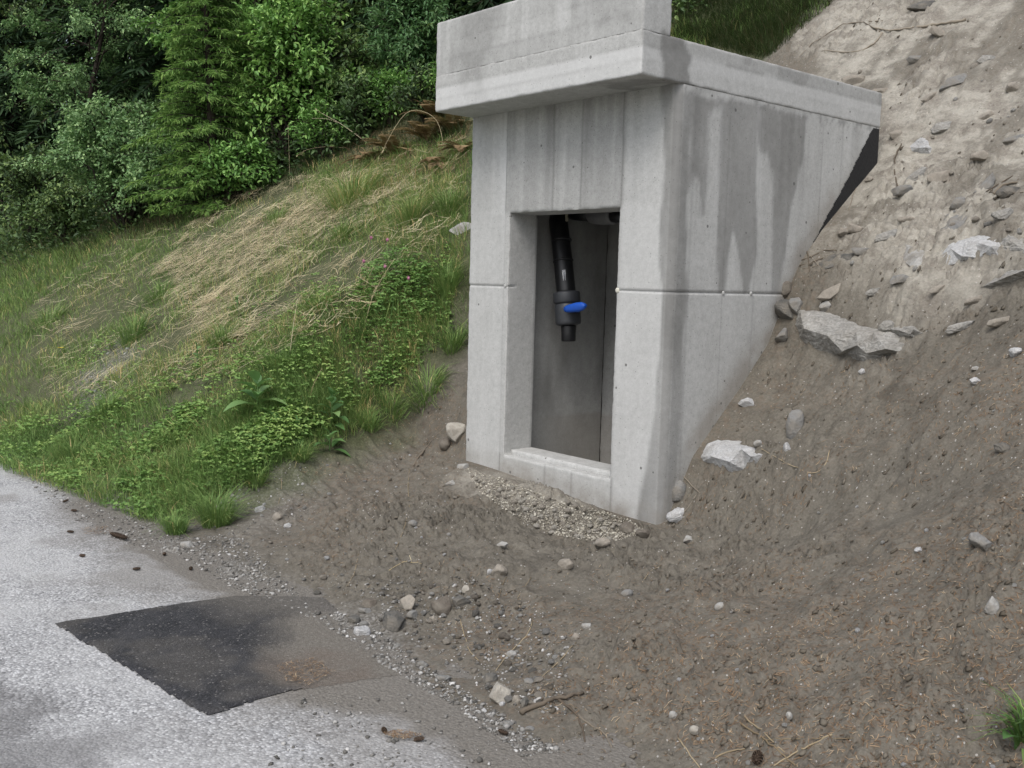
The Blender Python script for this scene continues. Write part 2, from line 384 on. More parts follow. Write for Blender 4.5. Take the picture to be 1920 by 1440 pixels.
def detail(X, Y, fine=True):
    d = .075*fbm2(X*.9, Y*.9, 3, 3)+.05*fbm2(X*2.6+5, Y*2.6, 11, 3)
    if fine:
        amp = sst(-2.35, -1.2, Y)
        r = 1-np.abs(fbm2(X*4.2+.7*fbm2(X*6, Y*6, 40, 2), Y*4.2, 21, 3))*2.2
        d = d+amp*.030*np.clip(r, 0, 1)**2
        # crusty overlapping lumps that step down the slope
        led = amp*sst(-.1, .6, X-border(Y))
        q = fbm2(X*3.3, Y*3.0, 31, 5, gain=.58)*3.4+(X*.4+Y)*2.6
        fr = q-np.floor(q); d = d+led*.065*(sst(0, .11, fr)-fr)*sst(-.25, .2, fbm2(X*1.7, Y*1.7, 77, 2))
        q2 = fbm2(X*6.5+3, Y*6.0, 131, 4, gain=.6)*3.2+(X*.2+Y)*6.5
        f2 = q2-np.floor(q2); d = d+led*.014*(sst(0, .16, f2)-f2)*sst(-.15, .3, fbm2(X*2.9, Y*2.9, 177, 3))
        d = d+amp*(.009*fbm2(X*10, Y*10, 51, 4, gain=.58)+.004*fbm2(X*45, Y*45, 61, 2)+.03*np.clip(fbm2(X*5, Y*5, 87, 3)-.25, 0, 1))
        d = d+(1-amp)*.006*fbm2(X*30, Y*30, 61, 3)
    return d*sst(-2.7, -1.7, Y)**.8+0*X
def axis(segs):
    out = []
    for a, b, st in segs: out.append(np.arange(a, b-1e-9, st))
    return np.concatenate(out+[[segs[-1][1]]])
GX = axis([(-46, -18, .5), (-18, -7, .11), (-7, -3.2, .035), (-3.2, 3.3, .0125), (3.3, 9, .12)])
GY = axis([(-2.9, -2.5, .03), (-2.5, 2.6, .0125), (2.6, 5.5, .03), (5.5, 9, .12), (9, 36, .6)])
XX, YY = np.meshgrid(GX, GY, indexing='ij')
HB = base_height(XX, YY)
H = HB+detail(XX, YY)
# calm the soil right against the walls, level floor inside
near = np.maximum(np.maximum(-1.9-XX, XX), np.maximum(-YY, YY-2.17))
H = HB+(H-HB)*sst(-.02, .25, near)*1.0
# heap of cobbles in front of the door wall
H += .05*np.exp(-((XX+1.0)/.75)**2-((YY+.22)/.22)**2)
HR = H.copy()
def height(x, y, A=None):
    A = HR if A is None else A
    x = np.asarray(x, float); y = np.asarray(y, float)
    i = np.clip(np.searchsorted(GX, x)-1, 0, len(GX)-2); j = np.clip(np.searchsorted(GY, y)-1, 0, len(GY)-2)
    u = np.clip((x-GX[i])/(GX[i+1]-GX[i]), 0, 1); v = np.clip((y-GY[j])/(GY[j+1]-GY[j]), 0, 1)
    h = A[i, j]*(1-u)*(1-v)+A[i+1, j]*u*(1-v)+A[i, j+1]*(1-u)*v+A[i+1, j+1]*u*v
    return np.maximum(h, 0.0)
_T = np.concatenate([np.arange(1.5, 14, .02), np.arange(14, 60, .1)])
def G(px, py):
    """ground point seen along a direction"""
    d = ray(px, py); P = CAM[None]+_T[:, None]*d[None]
    below = P[:, 2] < height(P[:, 0], P[:, 1])
    k = int(np.argmax(below)) if below.any() else len(_T)-1
    a, b = _T[max(k-1, 0)], _T[k]
    for _ in range(12):
        mm = (a+b)/2; p = CAM+mm*d
        if p[2] < height(p[0], p[1]): b = mm
        else: a = mm
    p = CAM+b*d; return np.array([p[0], p[1], float(height(p[0], p[1]))])
on_terrain = G
# the big boulder holds back a step of sand: higher behind it, lower at its foot
for poly_, dh in (([(1490, 590), (1600, 606), (1735, 612), (1740, 570), (1640, 520), (1500, 530)], .085), ([(1470, 690), (1560, 700), (1690, 690), (1640, 750), (1490, 750)], -.05)):
    H = H+dh*sst(.14, -.10, in_poly(XX, YY, [(p[0], p[1]) for p in (on_terrain(*q) for q in poly_)]))*(XX > .02)
inside = (XX > -1.86) & (XX < -.04) & (YY > .04) & (YY < 2.13)
H[inside] = -.1
HR = H.copy(); HR[inside] = HB[inside]
def Gn(px, py):
    """many points at once"""
    px = np.asarray(px, float); py = np.asarray(py, float)
    d = fw[None]+RT[None]*((px-960)/F_PX)[:, None]-UP[None]*((py-720)/F_PX)[:, None]
    t = np.full(len(px), 1.5); done = np.zeros(len(px), bool); prev = t.copy()
    for step in _T[1:]:
        act = ~done
        if not act.any(): break
        P = CAM[None]+step*d[act]
        hit = P[:, 2] < height(P[:, 0], P[:, 1])
        idx = np.where(act)[0]; t[idx] = step; done[idx[hit]] = True
    lo = t-.1; hi = t.copy()
    for _ in range(9):
        mm = (lo+hi)/2; P = CAM[None]+mm[:, None]*d; b = P[:, 2] < height(P[:, 0], P[:, 1])
        hi = np.where(b, mm, hi); lo = np.where(b, lo, mm)
    P = CAM[None]+hi[:, None]*d; P[:, 2] = height(P[:, 0], P[:, 1]); return P
def dist(P): return float((np.asarray(P)-CAM) @ fw)
def normal(x, y, e=.12):
    nx = float(height(x-e, y, HB)-height(x+e, y, HB)); ny = float(height(x, y-e, HB)-height(x, y+e, HB))
    v = np.array([nx, ny, 2*e]); return v/np.linalg.norm(v)
def gpoly(pts): return [tuple(G(*p)[:2]) for p in pts]
# where the soil is sandy, littered, grassy or gravelly
wob = .25*fbm2(XX*1.6, YY*1.6, 5, 4)
sandy = sst(.35, -.25, in_poly(XX, YY, gpoly([(1440, 108), (1500, 60), (1600, -10), (1950, -40), (1960, 180), (1950, 420), (1780, 520), (1690, 610), (1560, 560), (1500, 470), (1600, 330), (1650, 200), (1560, 160)]))+wob*1.3)
sandy = sandy*(.25+.75*sst(-.22, .08, fbm2(XX*2.3, YY*2.3, 8, 6, gain=.65)+.10))
sandy = np.clip(sandy+.55*sst(.35, -.1, np.hypot((XX+1.0)/1.0, (YY+.22)/.42)-.55+wob*.6), 0, 1)
gl = sst(.12, -.35, XX-border(YY)+.55*wob+.12*fbm2(XX*7, YY*7, 19, 3))*sst(-2.25, -2.0, YY+.2*wob)
back = sst(-1.55, -1.85, XX+.10*(YY-3)+.4*wob)*sst(2.1, 2.5, YY)
grassy = np.clip(np.maximum(gl, back), 0, 1)
gravelly = sst(-1.85, -2.2, YY+.6*wob)*sst(.9, .0, XX+.6*wob)*.55
gravelly = np.maximum(gravelly, .15*sst(.35, -.1, in_poly(XX, YY, gpoly([(380, 960), (470, 900), (560, 860), (540, 960), (440, 1060), (360, 1050)]))+wob))
gravelly = np.maximum(gravelly, .35*sst(.25, -.1, in_poly(XX, YY, gpoly([(150, 700), (215, 640), (240, 680), (190, 790), (150, 770)]))+wob*.5))
needle = sst(-.35, .35, fbm2(XX*1.9, YY*1.9, 91, 4)+.15*sst(-.5, 1.2, XX))*(1-sandy)*(1-grassy)
nx_, ny_ = XX.shape
ii = (np.arange(nx_-1)[:, None]*ny_+np.arange(ny_-1)[None]).ravel()
quads = np.stack([ii, ii+ny_, ii+ny_+1, ii+1], -1)
ground = mesh_np('hillside', np.stack([XX, YY, H], -1).reshape(-1, 3), [quads], MT['earth'],
    attrs={'sand': sandy.ravel(), 'grassy': grassy.ravel(), 'gravel': gravelly.ravel(), 'needle': needle.ravel()}, smooth=True)
tag(ground, 'hillside cut into bare brown soil, pale sand and a grassy bank', 'hillside', kind='structure')
GRASSY = grassy

# wide ground under everything
vx = axis([(-160, -46, 19), (-46, 40, 4.3), (40, 160, 20)]); vy = axis([(-140, -40, 10), (-40, -7, 1.5), (-7, 6, 13)])
A, B = np.meshgrid(vx, vy, indexing='ij'); i2 = (np.arange(len(vx)-1)[:, None]*len(vy)+np.arange(len(vy)-1)[None]).ravel()
o = mesh_np('verge', np.stack([A, B, np.full_like(A, -.12)+.0*A-.02*np.clip(-8-B, 0, 100)*.5], -1).reshape(-1, 3), [np.stack([i2, i2+len(vy), i2+len(vy)+1, i2+1], -1)], MT['earth'],
    attrs={'grassy': np.ones(A.size), 'sand': np.zeros(A.size), 'gravel': np.zeros(A.size), 'needle': np.zeros(A.size)})
tag(o, 'grass verge on the far side of the road', 'ground', kind='structure')

# ------------------------------------------------------------------ road
RX = axis([(-46, -8, .5), (-8, -4.5, .06), (-4.5, 2.4, .02), (2.4, 14, .4)]); RY = axis([(-7.6, -4.6, .3), (-4.6, -1.7, .02)])
A, B = np.meshgrid(RX, RY, indexing='ij'); i2 = (np.arange(len(RX)-1)[:, None]*len(RY)+np.arange(len(RY)-1)[None]).ravel()
wb = .22*fbm2(A*2.2, B*2.2, 14, 4)+.08*fbm2(A*9, B*9, 15, 3)
dust = sst(-2.72, -2.32, B+.9*wb)*sst(-4.2, -2.0, A)*.95+sst(-2.5, -2.2, B+.5*wb)*.7
# tracked-out soil between the patch and the bank
dust = np.maximum(dust, sst(.30, -.12, in_poly(A, B, gpoly([(640, 1190), (760, 1230), (900, 1300), (1000, 1390), (880, 1390), (760, 1330), (640, 1330), (560, 1290)]))+wb*1.1))
dust = np.maximum(dust, .6*sst(.28, -.1, in_poly(A, B, gpoly([(250, 1040), (350, 1050), (430, 1110), (300, 1110), (230, 1080)]))+wb))
dust = np.maximum(dust, sst(.16, -.12, in_poly(A, B, gpoly([(500, 1318), (585, 1085), (700, 1140), (940, 1330), (840, 1370), (640, 1340)]))+wb*.6))
dust = np.maximum(dust, .45*sst(.12, .5, fbm2(A*2.1, B*3.0, 66, 5))*sst(-3.4, -2.6, B))
darkm = sst(.25, -.1, in_poly(A, B, gpoly([(-60, 1330), (60, 1330), (120, 1440), (-60, 1500)]))+wb*1.5)*.8
o = mesh_np('road', np.stack([A, B, np.zeros_like(A)], -1).reshape(-1, 3), [np.stack([i2, i2+len(RY), i2+len(RY)+1, i2+1], -1)], MT['road'],
    attrs={'dust': np.clip(dust, 0, 1).ravel(), 'dark': darkm.ravel()}, smooth=True)
tag(o, 'pale weathered asphalt road with dirt washed onto its edge', 'road', kind='structure')
ROAD_H = (RX, RY)
# dark repair patch across the trench
pp = np.array([on_plane(x, y, 2, 0)[:2] for x, y in [(98, 1170), (440, 1117), (610, 1120), (770, 1262), (520, 1303), (386, 1346)]])
PX = np.arange(-1.05, .75, .01); PY = np.arange(-3.25, -1.9, .01)
A, B = np.meshgrid(PX, PY, indexing='ij')
sdp = in_poly(A, B, pp)+.012*fbm2(A*14, B*14, 5, 3)+.006*fbm2(A*50, B*50, 6, 2)
i2 = (np.arange(len(PX)-1)[:, None]*len(PY)+np.arange(len(PY)-1)[None])
cell = (sdp < 0); keep = (cell[:-1, :-1] & cell[1:, :-1] & cell[:-1, 1:] & cell[1:, 1:]).ravel()
q = np.stack([i2, i2+len(PY), i2+len(PY)+1, i2+1], -1).reshape(-1, 4)[keep]
Z = .008+.003*fbm2(A*3, B*3, 8, 3); Z = Z*sst(.002, -.03, sdp)+.0035
wb = fbm2(A*3.2, B*3.2, 24, 4)
pd = sst(-2.55, -2.15, B+.3*wb-.10*(A-.2))*.62+sst(.3, -.05, in_poly(A, B, gpoly([(640, 1190), (800, 1262), (640, 1300), (520, 1280), (540, 1230)]))+.35*wb)*.9
fd_ = np.array(gpoly([(640, 1085), (600, 1150), (640, 1220), (545, 1316), (800, 1330), (900, 1260), (700, 1110)])); pd = np.maximum(pd, sst(.10, -.16, in_poly(A, B, fd_)+.22*wb+.1*fbm2(A*12, B*12, 3, 3)))
pd = np.maximum(pd, .25*sst(.15, .5, wb))
rd = sst(.2, -.05, in_poly(A, B, gpoly([(520, 1250), (590, 1240), (625, 1265), (580, 1285), (530, 1280)]))+.3*wb)*.85
cov = sst(.35, .9, pd); Z = Z*(1-cov)+.0014*cov
o = mesh_np('asphalt_patch', np.stack([A, B, Z], -1).reshape(-1, 3), [q], MT['patch'], attrs={'dust': np.clip(pd, 0, 1).ravel(), 'dark': rd.ravel()}, smooth=True)
tag(o, 'black rectangular asphalt repair patch let into the pale road', 'road patch', kind='structure')

# ------------------------------------------------------------------ concrete shelter
XL, XR, DEP, ZJ = -1.9, 0.0, 2.17, 1.59
OX0, OX1, ZS, ZL, RV = -1.457, -.433, .413, 2.09, .25
ZB, ZT, ZP = 2.774, 3.018, 3.37
OH, PB = -.3285, -.09
root = empty('concrete_shelter', (0, 0, 0), 'grey cast concrete shelter with an open doorway set into the slope', 'shelter')
def gl_(a, b, st, extra=(), edge=.010):
    n = max(1, int(round((b-a)/st))); x = list(np.linspace(a, b, n+1))
    if b-a > 4*edge: x += [a+edge, b-edge]
    x = sorted(x+[e for e in extra if a < e < b]); out = [x[0]]
    for v in x[1:]:
        if v-out[-1] > 1e-4: out.append(v)
    return np.array(out)
class Patch:
    """gridded faces welded into one body; sharp edges are knocked back a little"""
    def __init__(s): s.V = []; s.N = []; s.Q = []; s.n = 0
    def face(s, o, u, v, us, vs):
        o, u, v = map(lambda a: np.asarray(a, float), (o, u, v)); A, B = np.meshgrid(us, vs, indexing='ij')
        P = o+A[..., None]*u+B[..., None]*v; nn = np.cross(u, v); nn /= np.linalg.norm(nn)
        i = (np.arange(len(us)-1)[:, None]*len(vs)+np.arange(len(vs)-1)[None]).ravel()+s.n
        s.Q.append(np.stack([i, i+len(vs), i+len(vs)+1, i+1], -1)); s.V.append(P.reshape(-1, 3)); s.N.append(np.tile(nn, (P.size//3, 1))); s.n += P.size//3
    def box(s, a, b, st=.02, skip='', gx=(), gy=(), gz=(), edge=.010):
        xs, ys, zs = gl_(a[0], b[0], st, gx, edge), gl_(a[1], b[1], st, gy, edge), gl_(a[2], b[2], st, gz, edge)
        ex, ey, ez = np.eye(3)
        if 'f' not in skip: s.face((0, a[1], 0), ex, ez, xs, zs)
        if 'b' not in skip: s.face((0, b[1], 0), ez, ex, zs, xs)
        if 'r' not in skip: s.face((b[0], 0, 0), ey, ez, ys, zs)
        if 'l' not in skip: s.face((a[0], 0, 0), ez, ey, zs, ys)
        if 't' not in skip: s.face((0, 0, b[2]), ex, ey, xs, ys)
        if 'd' not in skip: s.face((0, 0, a[2]), ey, ex, ys, xs)
    def build(s, name, mat, parent, attrfn, chip=.0028, disp=None):
        V = np.concatenate(s.V); N = np.concatenate(s.N); Q = np.concatenate(s.Q)
        key = np.round(V*5000).astype(np.int64); _, first, inv = np.unique(key, axis=0, return_index=True, return_inverse=True)
        inv = inv.ravel(); W = V[first].copy(); NS = np.zeros_like(W); cnt = np.zeros(len(W))
        np.add.at(NS, inv, N); np.add.at(cnt, inv, 1)
        L = np.linalg.norm(NS, axis=1); edge = (np.abs(L-cnt) > .05) & (L > .05)
        nz = noise3(W[:, 0]*22, W[:, 1]*22, W[:, 2]*22, 3)+.8*noise3(W[:, 0]*70, W[:, 1]*70, W[:, 2]*70, 5)
        k = chip*(1.0+np.clip(nz, -.6, 2)*.9)
        at = attrfn(W, NS/np.maximum(L, 1e-6)[:, None])
        W = W-np.where(edge, k, 0)[:, None]*NS/np.maximum(L/np.sqrt(np.maximum(np.round(L**2), 1)), 1e-6)[:, None]*.7
        if disp is not None: W = W+disp(V[first], NS/np.maximum(L, 1e-6)[:, None])
        return mesh_np(name, W, [inv[Q]], mat, parent, at)
def side_pts(L): return [tuple(on_plane(x, y, 0, 0.0)[1:]) for x, y in L]
def front_pts(L): return [(p[0], p[2]) for p in (on_plane(x, y, 1, 0.0) for x, y in L)]
S_DAMP = [side_pts(L) for L in (
    [(1262, 165), (1300, 172), (1296, 240), (1290, 320), (1284, 400), (1281, 500), (1287, 560), (1281, 620), (1274, 760), (1270, 880), (1255, 985), (1240, 985)],
    [(1352, 185), (1418, 198), (1416, 300), (1417, 480), (1404, 548), (1392, 548), (1384, 480), (1374, 435), (1364, 480), (1358, 548), (1348, 548), (1350, 300)],
    [(1416, 196), (1508, 222), (1505, 300), (1483, 380), (1472, 450), (1460, 548), (1447, 548), (1448, 320), (1440, 282), (1426, 285)],
    [(1293, 180), (1352, 190), (1350, 205), (1338, 200), (1328, 215), (1325, 320), (1318, 400), (1312, 340), (1298, 322), (1290, 360)])]
F_DAMP = [front_pts(L) for L in (
    [(1240, 160), (1275, 160), (1275, 985), (1195, 985), (1200, 930), (1216, 850), (1231, 760), (1240, 660), (1251, 570), (1240, 500), (1241, 420), (1247, 320), (1243, 240)],)]
SL_STAIN = side_pts([(1242, 60), (1280, 68), (1284, 88), (1297, 108), (1288, 130), (1296, 168), (1243, 160), (1244, 120), (1239, 95)])
BANDS_F = [front_pts([(x, 300)])[0][0] for x in (925, 950, 1038, 1090, 1168)]
BANDS_S = [side_pts([(x, 400)])[0][0] for x in (1296, 1361, 1420, 1535)]
TF = np.array([.05, -.22, .56, .34, .64, -.2]); TS = np.array([-.04, .04, -.12, .08, -.06, -.02])
def conc_attr(W, N):
    x, y, z = W.T
    damp_shade = np.zeros(len(W)); tone = np.zeros(len(W)); seam = np.zeros(len(W)); soil = np.zeros(len(W))
    wv = .010*fbm2(x*18+y*18, z*9, 71, 4)+.016*fbm2((x+y)*5, z*2.2, 72, 3)+.020*fbm2((x+y)*34, z*1.6, 73, 3)
    fr = (N[:, 1] < -.5) & (np.abs(y) < .03); sd_ = (N[:, 0] > .5) & (x > -.03)
    corner = (x > -.06) & (y < .06) & (y > -.02)
    for P in S_DAMP:
        damp_shade = np.maximum(damp_shade, np.where(sd_ | corner, sst(.022, -.014, in_poly(y, z, P)+wv), 0))
    for P in F_DAMP:
        damp_shade = np.maximum(damp_shade, np.where(fr | corner, sst(.02, -.012, in_poly(x, z, P)+wv), 0))
    damp_shade *= .8+.35*fbm2((x+y)*3, z*1.3, 9, 3)
    xb = x+.004*fbm2(z*3, x*0, 4, 3)
    up = sst(ZL-.02, ZL+.03, z); apron = sst(ZS+.02, ZS-.01, z)
    tone += np.where(fr, TF[np.searchsorted(BANDS_F, xb)]*up, 0)
    mid_ = np.where(fr, np.where(xb < BANDS_F[1], -.15, np.where(xb > BANDS_F[4], -.3, 0)), 0); tone += mid_*(1-up)
    tone += np.where(sd_ & (y > .02), TS[np.searchsorted(BANDS_S, y+.004*fbm2(z*3, y*0, 4, 3))]*sst(ZJ-.02, ZJ+.02, z)+.02, 0)
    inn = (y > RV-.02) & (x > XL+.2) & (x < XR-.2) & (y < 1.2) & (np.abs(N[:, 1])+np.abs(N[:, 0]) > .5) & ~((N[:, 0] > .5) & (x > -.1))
    tone = np.where(inn, .75+.5*fbm2((x+y)*4, z*1.2, 37, 4), tone); damp_shade = np.where(inn, np.maximum(damp_shade, .55*sst(-.1, .45, fbm2((x+y)*6, z*1.4, 38, 4)+.5*(z-1.3))), damp_shade)  # dimness of the room put into the wall colour, with damp growing upwards
    # drip streaks under the roof slab
    stx = fbm2((x+y)*11, z*.35, 33, 4, gain=.6)
    tone += np.where((fr | sd_) & (z < ZB+.01), sst(.05, .5, stx)*.5*sst(1.7, 2.7, z)-sst(.15, .5, -stx)*.5*sst(1.5, 2.6, z), 0)
    for b in BANDS_F: seam = np.maximum(seam, np.where(fr, np.exp(-((xb-b)/.0055)**2)*((b > BANDS_F[0]+.01)*(up+apron*.8)+.35*(np.abs(b-BANDS_F[1]) < .01)+.35*(np.abs(b-BANDS_F[4]) < .01)), 0))
    for b in BANDS_S: seam = np.maximum(seam, np.where(sd_, .55*np.exp(-((y-b)/.004)**2), 0))
    seam = np.maximum(seam, np.where(fr | sd_ | corner, .8*np.exp(-((np.abs(x-y-XR)-C_)/.005)**2)*((x > -.06) & (y < .06)), 0))
    seam = np.maximum(seam, np.where(fr | sd_ | corner, .40*np.exp(-((z-ZJ)/.005)**2), 0))
    hc = fbm2((x+y)*26, z*30, 55, 4)+.8*fbm2((x+y)*4, z*2, 56, 3); seam = np.maximum(seam, np.where(sd_ & (y > .15), sst(.10, .45, hc)*sst(ZB-.10, ZB-.02, z)*.9, 0))
    soil = sst(.16, .0, z-height(x, np.minimum(y, 0)-.03))*np.where(fr, .8, 0)*(.6+.8*fbm2(x*9, z*9, 3, 3))
    soil = np.maximum(soil, np.where(sd_ & (y > .02), sst(.32, .0, z-np.interp(y, DP[:, 0], DP[:, 1]))*.95*(.75+.7*fbm2(y*7, z*7, 6, 3)), 0))
    soil = np.maximum(soil, np.where(z < .62, .5, 0)*sst(.3, .9, y))
    return {'damp_shade': np.clip(damp_shade, 0, 1), 'tone': np.clip(tone, -1, 1), 'seam': np.clip(seam, 0, 1), 'soil': np.clip(soil, 0, .85)}
def slab_attr(W, N):
    x, y, z = W.T
    damp_shade = np.zeros(len(W)); tone = np.zeros(len(W)); seam = np.zeros(len(W))
    wv = .015*fbm2(x*18+y*18, z*12, 71, 4)
    sd_ = N[:, 0] > .5; fr = N[:, 1] < -.5; up = N[:, 2] > .5
    damp_shade = np.where(sd_, sst(.02, -.012, in_poly(y, z, SL_STAIN)+wv), 0)
    damp_shade = np.maximum(damp_shade, np.where((N[:, 2] < -.5), .75*sst(.40, .12, np.hypot((x-.0)*1.0, (y+.02)*1.2)+.6*fbm2(x*6, y*6, 5, 3)), 0))
    damp_shade = np.maximum(damp_shade, np.where(fr, .50*sst(.10, -.06, in_poly(x, z, [(-1.66, 3.4), (-1.25, 3.4), (-1.32, 3.05), (-1.42, 2.93), (-1.56, 2.97), (-1.70, 3.1)])+.18*fbm2(x*4, z*4, 6, 4)), 0))
    damp_shade = np.maximum(damp_shade, np.where(fr, .34*sst(.08, -.06, in_poly(x, z, [(-.55, 3.4), (0, 3.4), (0, 3.12), (-.3, 3.02), (-.5, 3.08)])+.2*fbm2(x*4, z*4, 16, 4)), 0))
    damp_shade = np.maximum(damp_shade, np.where(sd_ & (z > 2.93), .45*sst(.5, .62, fbm2(y*5, z*3, 26, 3)+.62*sst(.2, 1.2, y)), 0))
    zb = z+.006*fbm2((x+y)*2, z*0, 8, 3)
    for b, s in ((2.862, .5), (2.935, .35), (3.018, .35), (3.12, .32), (3.235, .25)): seam = np.maximum(seam, np.where(fr | sd_, s*np.exp(-((zb-b)/.0045)**2), 0))
    bt = np.array([-.60, -.75, .12, .34, .12, .30]); tone = np.where(fr, bt[np.searchsorted([2.862, 2.935, 3.018, 3.12, 3.235], zb)], 0)
    bt = np.array([-.20, -.50, .42, .05, .0, .0]); tone = tone+np.where(sd_, bt[np.searchsorted([2.862, 2.935, 3.018, 3.12, 3.235], zb)]*.8, 0)
    stx = fbm2((x+y)*9, z*.6, 33, 4, gain=.6); tone = tone+np.where(fr, -.8*sst(.12, .5, stx)*sst(2.9, 3.3, z)*.7, 0)
    return {'damp_shade': np.clip(damp_shade, 0, 1), 'tone': np.clip(tone, -1, 1), 'seam': np.clip(seam, 0, 1), 'soil': np.where(up, .25, 0)}
GZ = (ZJ-.006, ZJ-.003, ZJ+.003, ZJ+.006)
BX = sum([[b-.004, b, b+.004] for b in BANDS_F], [])
BYS = sum([[b-.004, b, b+.004] for b in BANDS_S], [])
def groove(W, N):
    d = np.zeros_like(W); m = (np.abs(W[:, 2]-ZJ) < .004); out = ((W[:, 1] < .05) | (W[:, 0] > -.03))
    d[m & out] = -N[m & out]*.005
    # boards of the formwork stand a millimetre or two proud of each other
    fr = (N[:, 1] < -.9) & (np.abs(W[:, 1]) < .03)
    k = np.array([0, .002, -.002, .0015, -.0025, .001])[np.searchsorted(BANDS_F, W[:, 0])]*sst(ZL-.01, ZL+.02, W[:, 2])
    d[:, 1] += np.where(fr, k, 0); return d
ZB0 = -.05
C_ = .034                                  # chamfer of the front corner
# front wall with the doorway
p = Patch(); ex, ey, ez = np.eye(3); st = .02
zs_all = gl_(ZB0, ZB, st, GZ+(ZS, ZL)); xs_all = gl_(XL, XR-C_, st, tuple(BX)+(OX0, OX1))
def cut(a, lo, hi): return a[(a >= lo-1e-6) & (a <= hi+1e-6)]
p.face((0, 0, 0), ex, ez, cut(xs_all, XL, OX0), zs_all); p.face((0, 0, 0), ex, ez, cut(xs_all, OX1, XR-C_), zs_all)
p.face((0, 0, 0), ex, ez, cut(xs_all, OX0, OX1), cut(zs_all, ZL, ZB)); p.face((0, 0, 0), ex, ez, cut(xs_all, OX0, OX1), cut(zs_all, ZB0, ZS))
ch = np.array([C_, C_, 0]); p.face((XR-C_, 0, 0), ch/np.linalg.norm(ch), ez, np.linspace(0, np.linalg.norm(ch), 3), zs_all)
ys = gl_(0, RV, st); zo = cut(zs_all, ZS, ZL); xo = cut(xs_all, OX0, OX1)
p.face((OX0, 0, 0), ey, ez, ys, zo); p.face((OX1, 0, 0), ez, ey, zo, ys); p.face((0, 0, ZL), ey, ex, ys, xo)
p.face((0, 0, ZS), ex, ey, xo, ys)
p.face((XR, 0, 0), ey, ez, gl_(C_, RV, st), zs_all)
p.face((XL, 0, 0), ez, ey, zs_all, ys)
xi0, xi1 = -1.60, -.26
for (a, b, z0, z1) in ((xi0, OX0, ZB0, ZB-.05), (OX1, xi1, ZB0, ZB-.05), (OX0, OX1, ZL, ZB-.05), (OX0, OX1, ZB0, ZS)):
    p.face((0, RV, 0), ez, ex, gl_(z0, z1, .05), gl_(a, b, .05))
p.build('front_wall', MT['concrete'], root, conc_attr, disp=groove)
# right side wall
p = Patch(); yss = gl_(RV, DEP, st, tuple(BYS)); p.face((XR, 0, 0), ey, ez, yss, zs_all)
p.face((xi1, 0, 0), ez, ey, gl_(ZB0, ZB-.05, .04), gl_(RV, 1.30, .04)); p.face((0, DEP, 0), ez, ex, gl_(ZB0, ZB, .06), gl_(xi1, XR, .06))
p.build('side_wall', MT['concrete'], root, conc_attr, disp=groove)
# left side wall
p = Patch(); p.face((XL, 0, 0), ez, ey, gl_(ZB0, ZB, .03, GZ), gl_(RV, DEP, .03)); p.face((xi0, 0, 0), ey, ez, gl_(RV, 1.10, .03), gl_(ZB0, ZB-.05, .03, GZ))
p.face((0, DEP, 0), ez, ex, gl_(ZB0, ZB, .06), gl_(XL, xi0, .06))
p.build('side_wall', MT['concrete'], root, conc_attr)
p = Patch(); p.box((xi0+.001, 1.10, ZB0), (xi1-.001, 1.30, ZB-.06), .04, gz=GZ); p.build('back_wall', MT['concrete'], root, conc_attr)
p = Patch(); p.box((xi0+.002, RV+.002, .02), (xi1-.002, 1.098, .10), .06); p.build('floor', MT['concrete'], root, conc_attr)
# roof slab and parapet
p = Patch(); p.box((XL-.004, OH, ZB), (XR+.0025, DEP+.01, ZT), .02, gy=(PB,)); p.build('roof_slab', MT['concrete'], root, slab_attr, chip=.004)
p = Patch(); p.box((XL-.004, OH+.001, ZT-.003), (XR+.002, PB, ZP), .02, skip='d'); p.build('parapet', MT['concrete'], root, slab_attr, chip=.005)
# stepped door sill
p = Patch()
p.box((OX0+.002, .055, ZS+.001), (OX1-.002, RV+.004, ZS+.034), .02, skip='d')
p.build('sill', MT['concrete'], root, conc_attr, chip=.006)
# tie hole plugs on the pour joint
def disc(name, c, n, r, mat):
    mb = MB(); n = np.asarray(n, float); c = np.asarray(c, float)
    mb.tube([c-n*.01, c+n*.002, c+n*.005], [r, r, r*.75], 14); return mb.build(name, mat, root, True)
disc('tie_plug', (OX1+.008, 0, ZJ), (0, -1, 0), .016, MT['plug'])
disc('tie_plug', (OX0-.035, 0, ZJ+.004), (0, -1, 0), .013, MT['concrete'])
for yy in side_pts([(1356, 550), (1408, 551)]): disc('tie_plug', (XR, yy[0], ZJ), (1, 0, 0), .013, MT['concrete'])
# black waterproofing painted on the buried part of the side wall
cy = np.array(side_pts([(1637, 236), (1612, 285), (1590, 330), (1560, 385), (1530, 440), (1505, 492), (1470, 560)]))
yy = np.arange(1.05, DEP+.004, .012); zz = np.arange(1.3, ZB-.004, .012)
A, B = np.meshgrid(yy, zz, indexing='ij'); lim = np.interp(B, cy[::-1, 1], cy[::-1, 0])+.006*fbm2(A*20, B*20, 3, 3)
ok = (A > lim); k = (ok[:-1, :-1] & ok[1:, :-1] & ok[:-1, 1:] & ok[1:, 1:]).ravel()
i2 = (np.arange(len(yy)-1)[:, None]*len(zz)+np.arange(len(zz)-1)[None])
q = np.stack([i2, i2+len(zz), i2+len(zz)+1, i2+1], -1).reshape(-1, 4)[k]
Xc = .0035+.0015*fbm2(A*15, B*15, 3, 3)
V = np.stack([Xc, A, B], -1).reshape(-1, 3)
o = mesh_np('waterproof_coating', V, [q], MT['bitumen'], root); tag(o, 'black bitumen coating on the buried side wall')

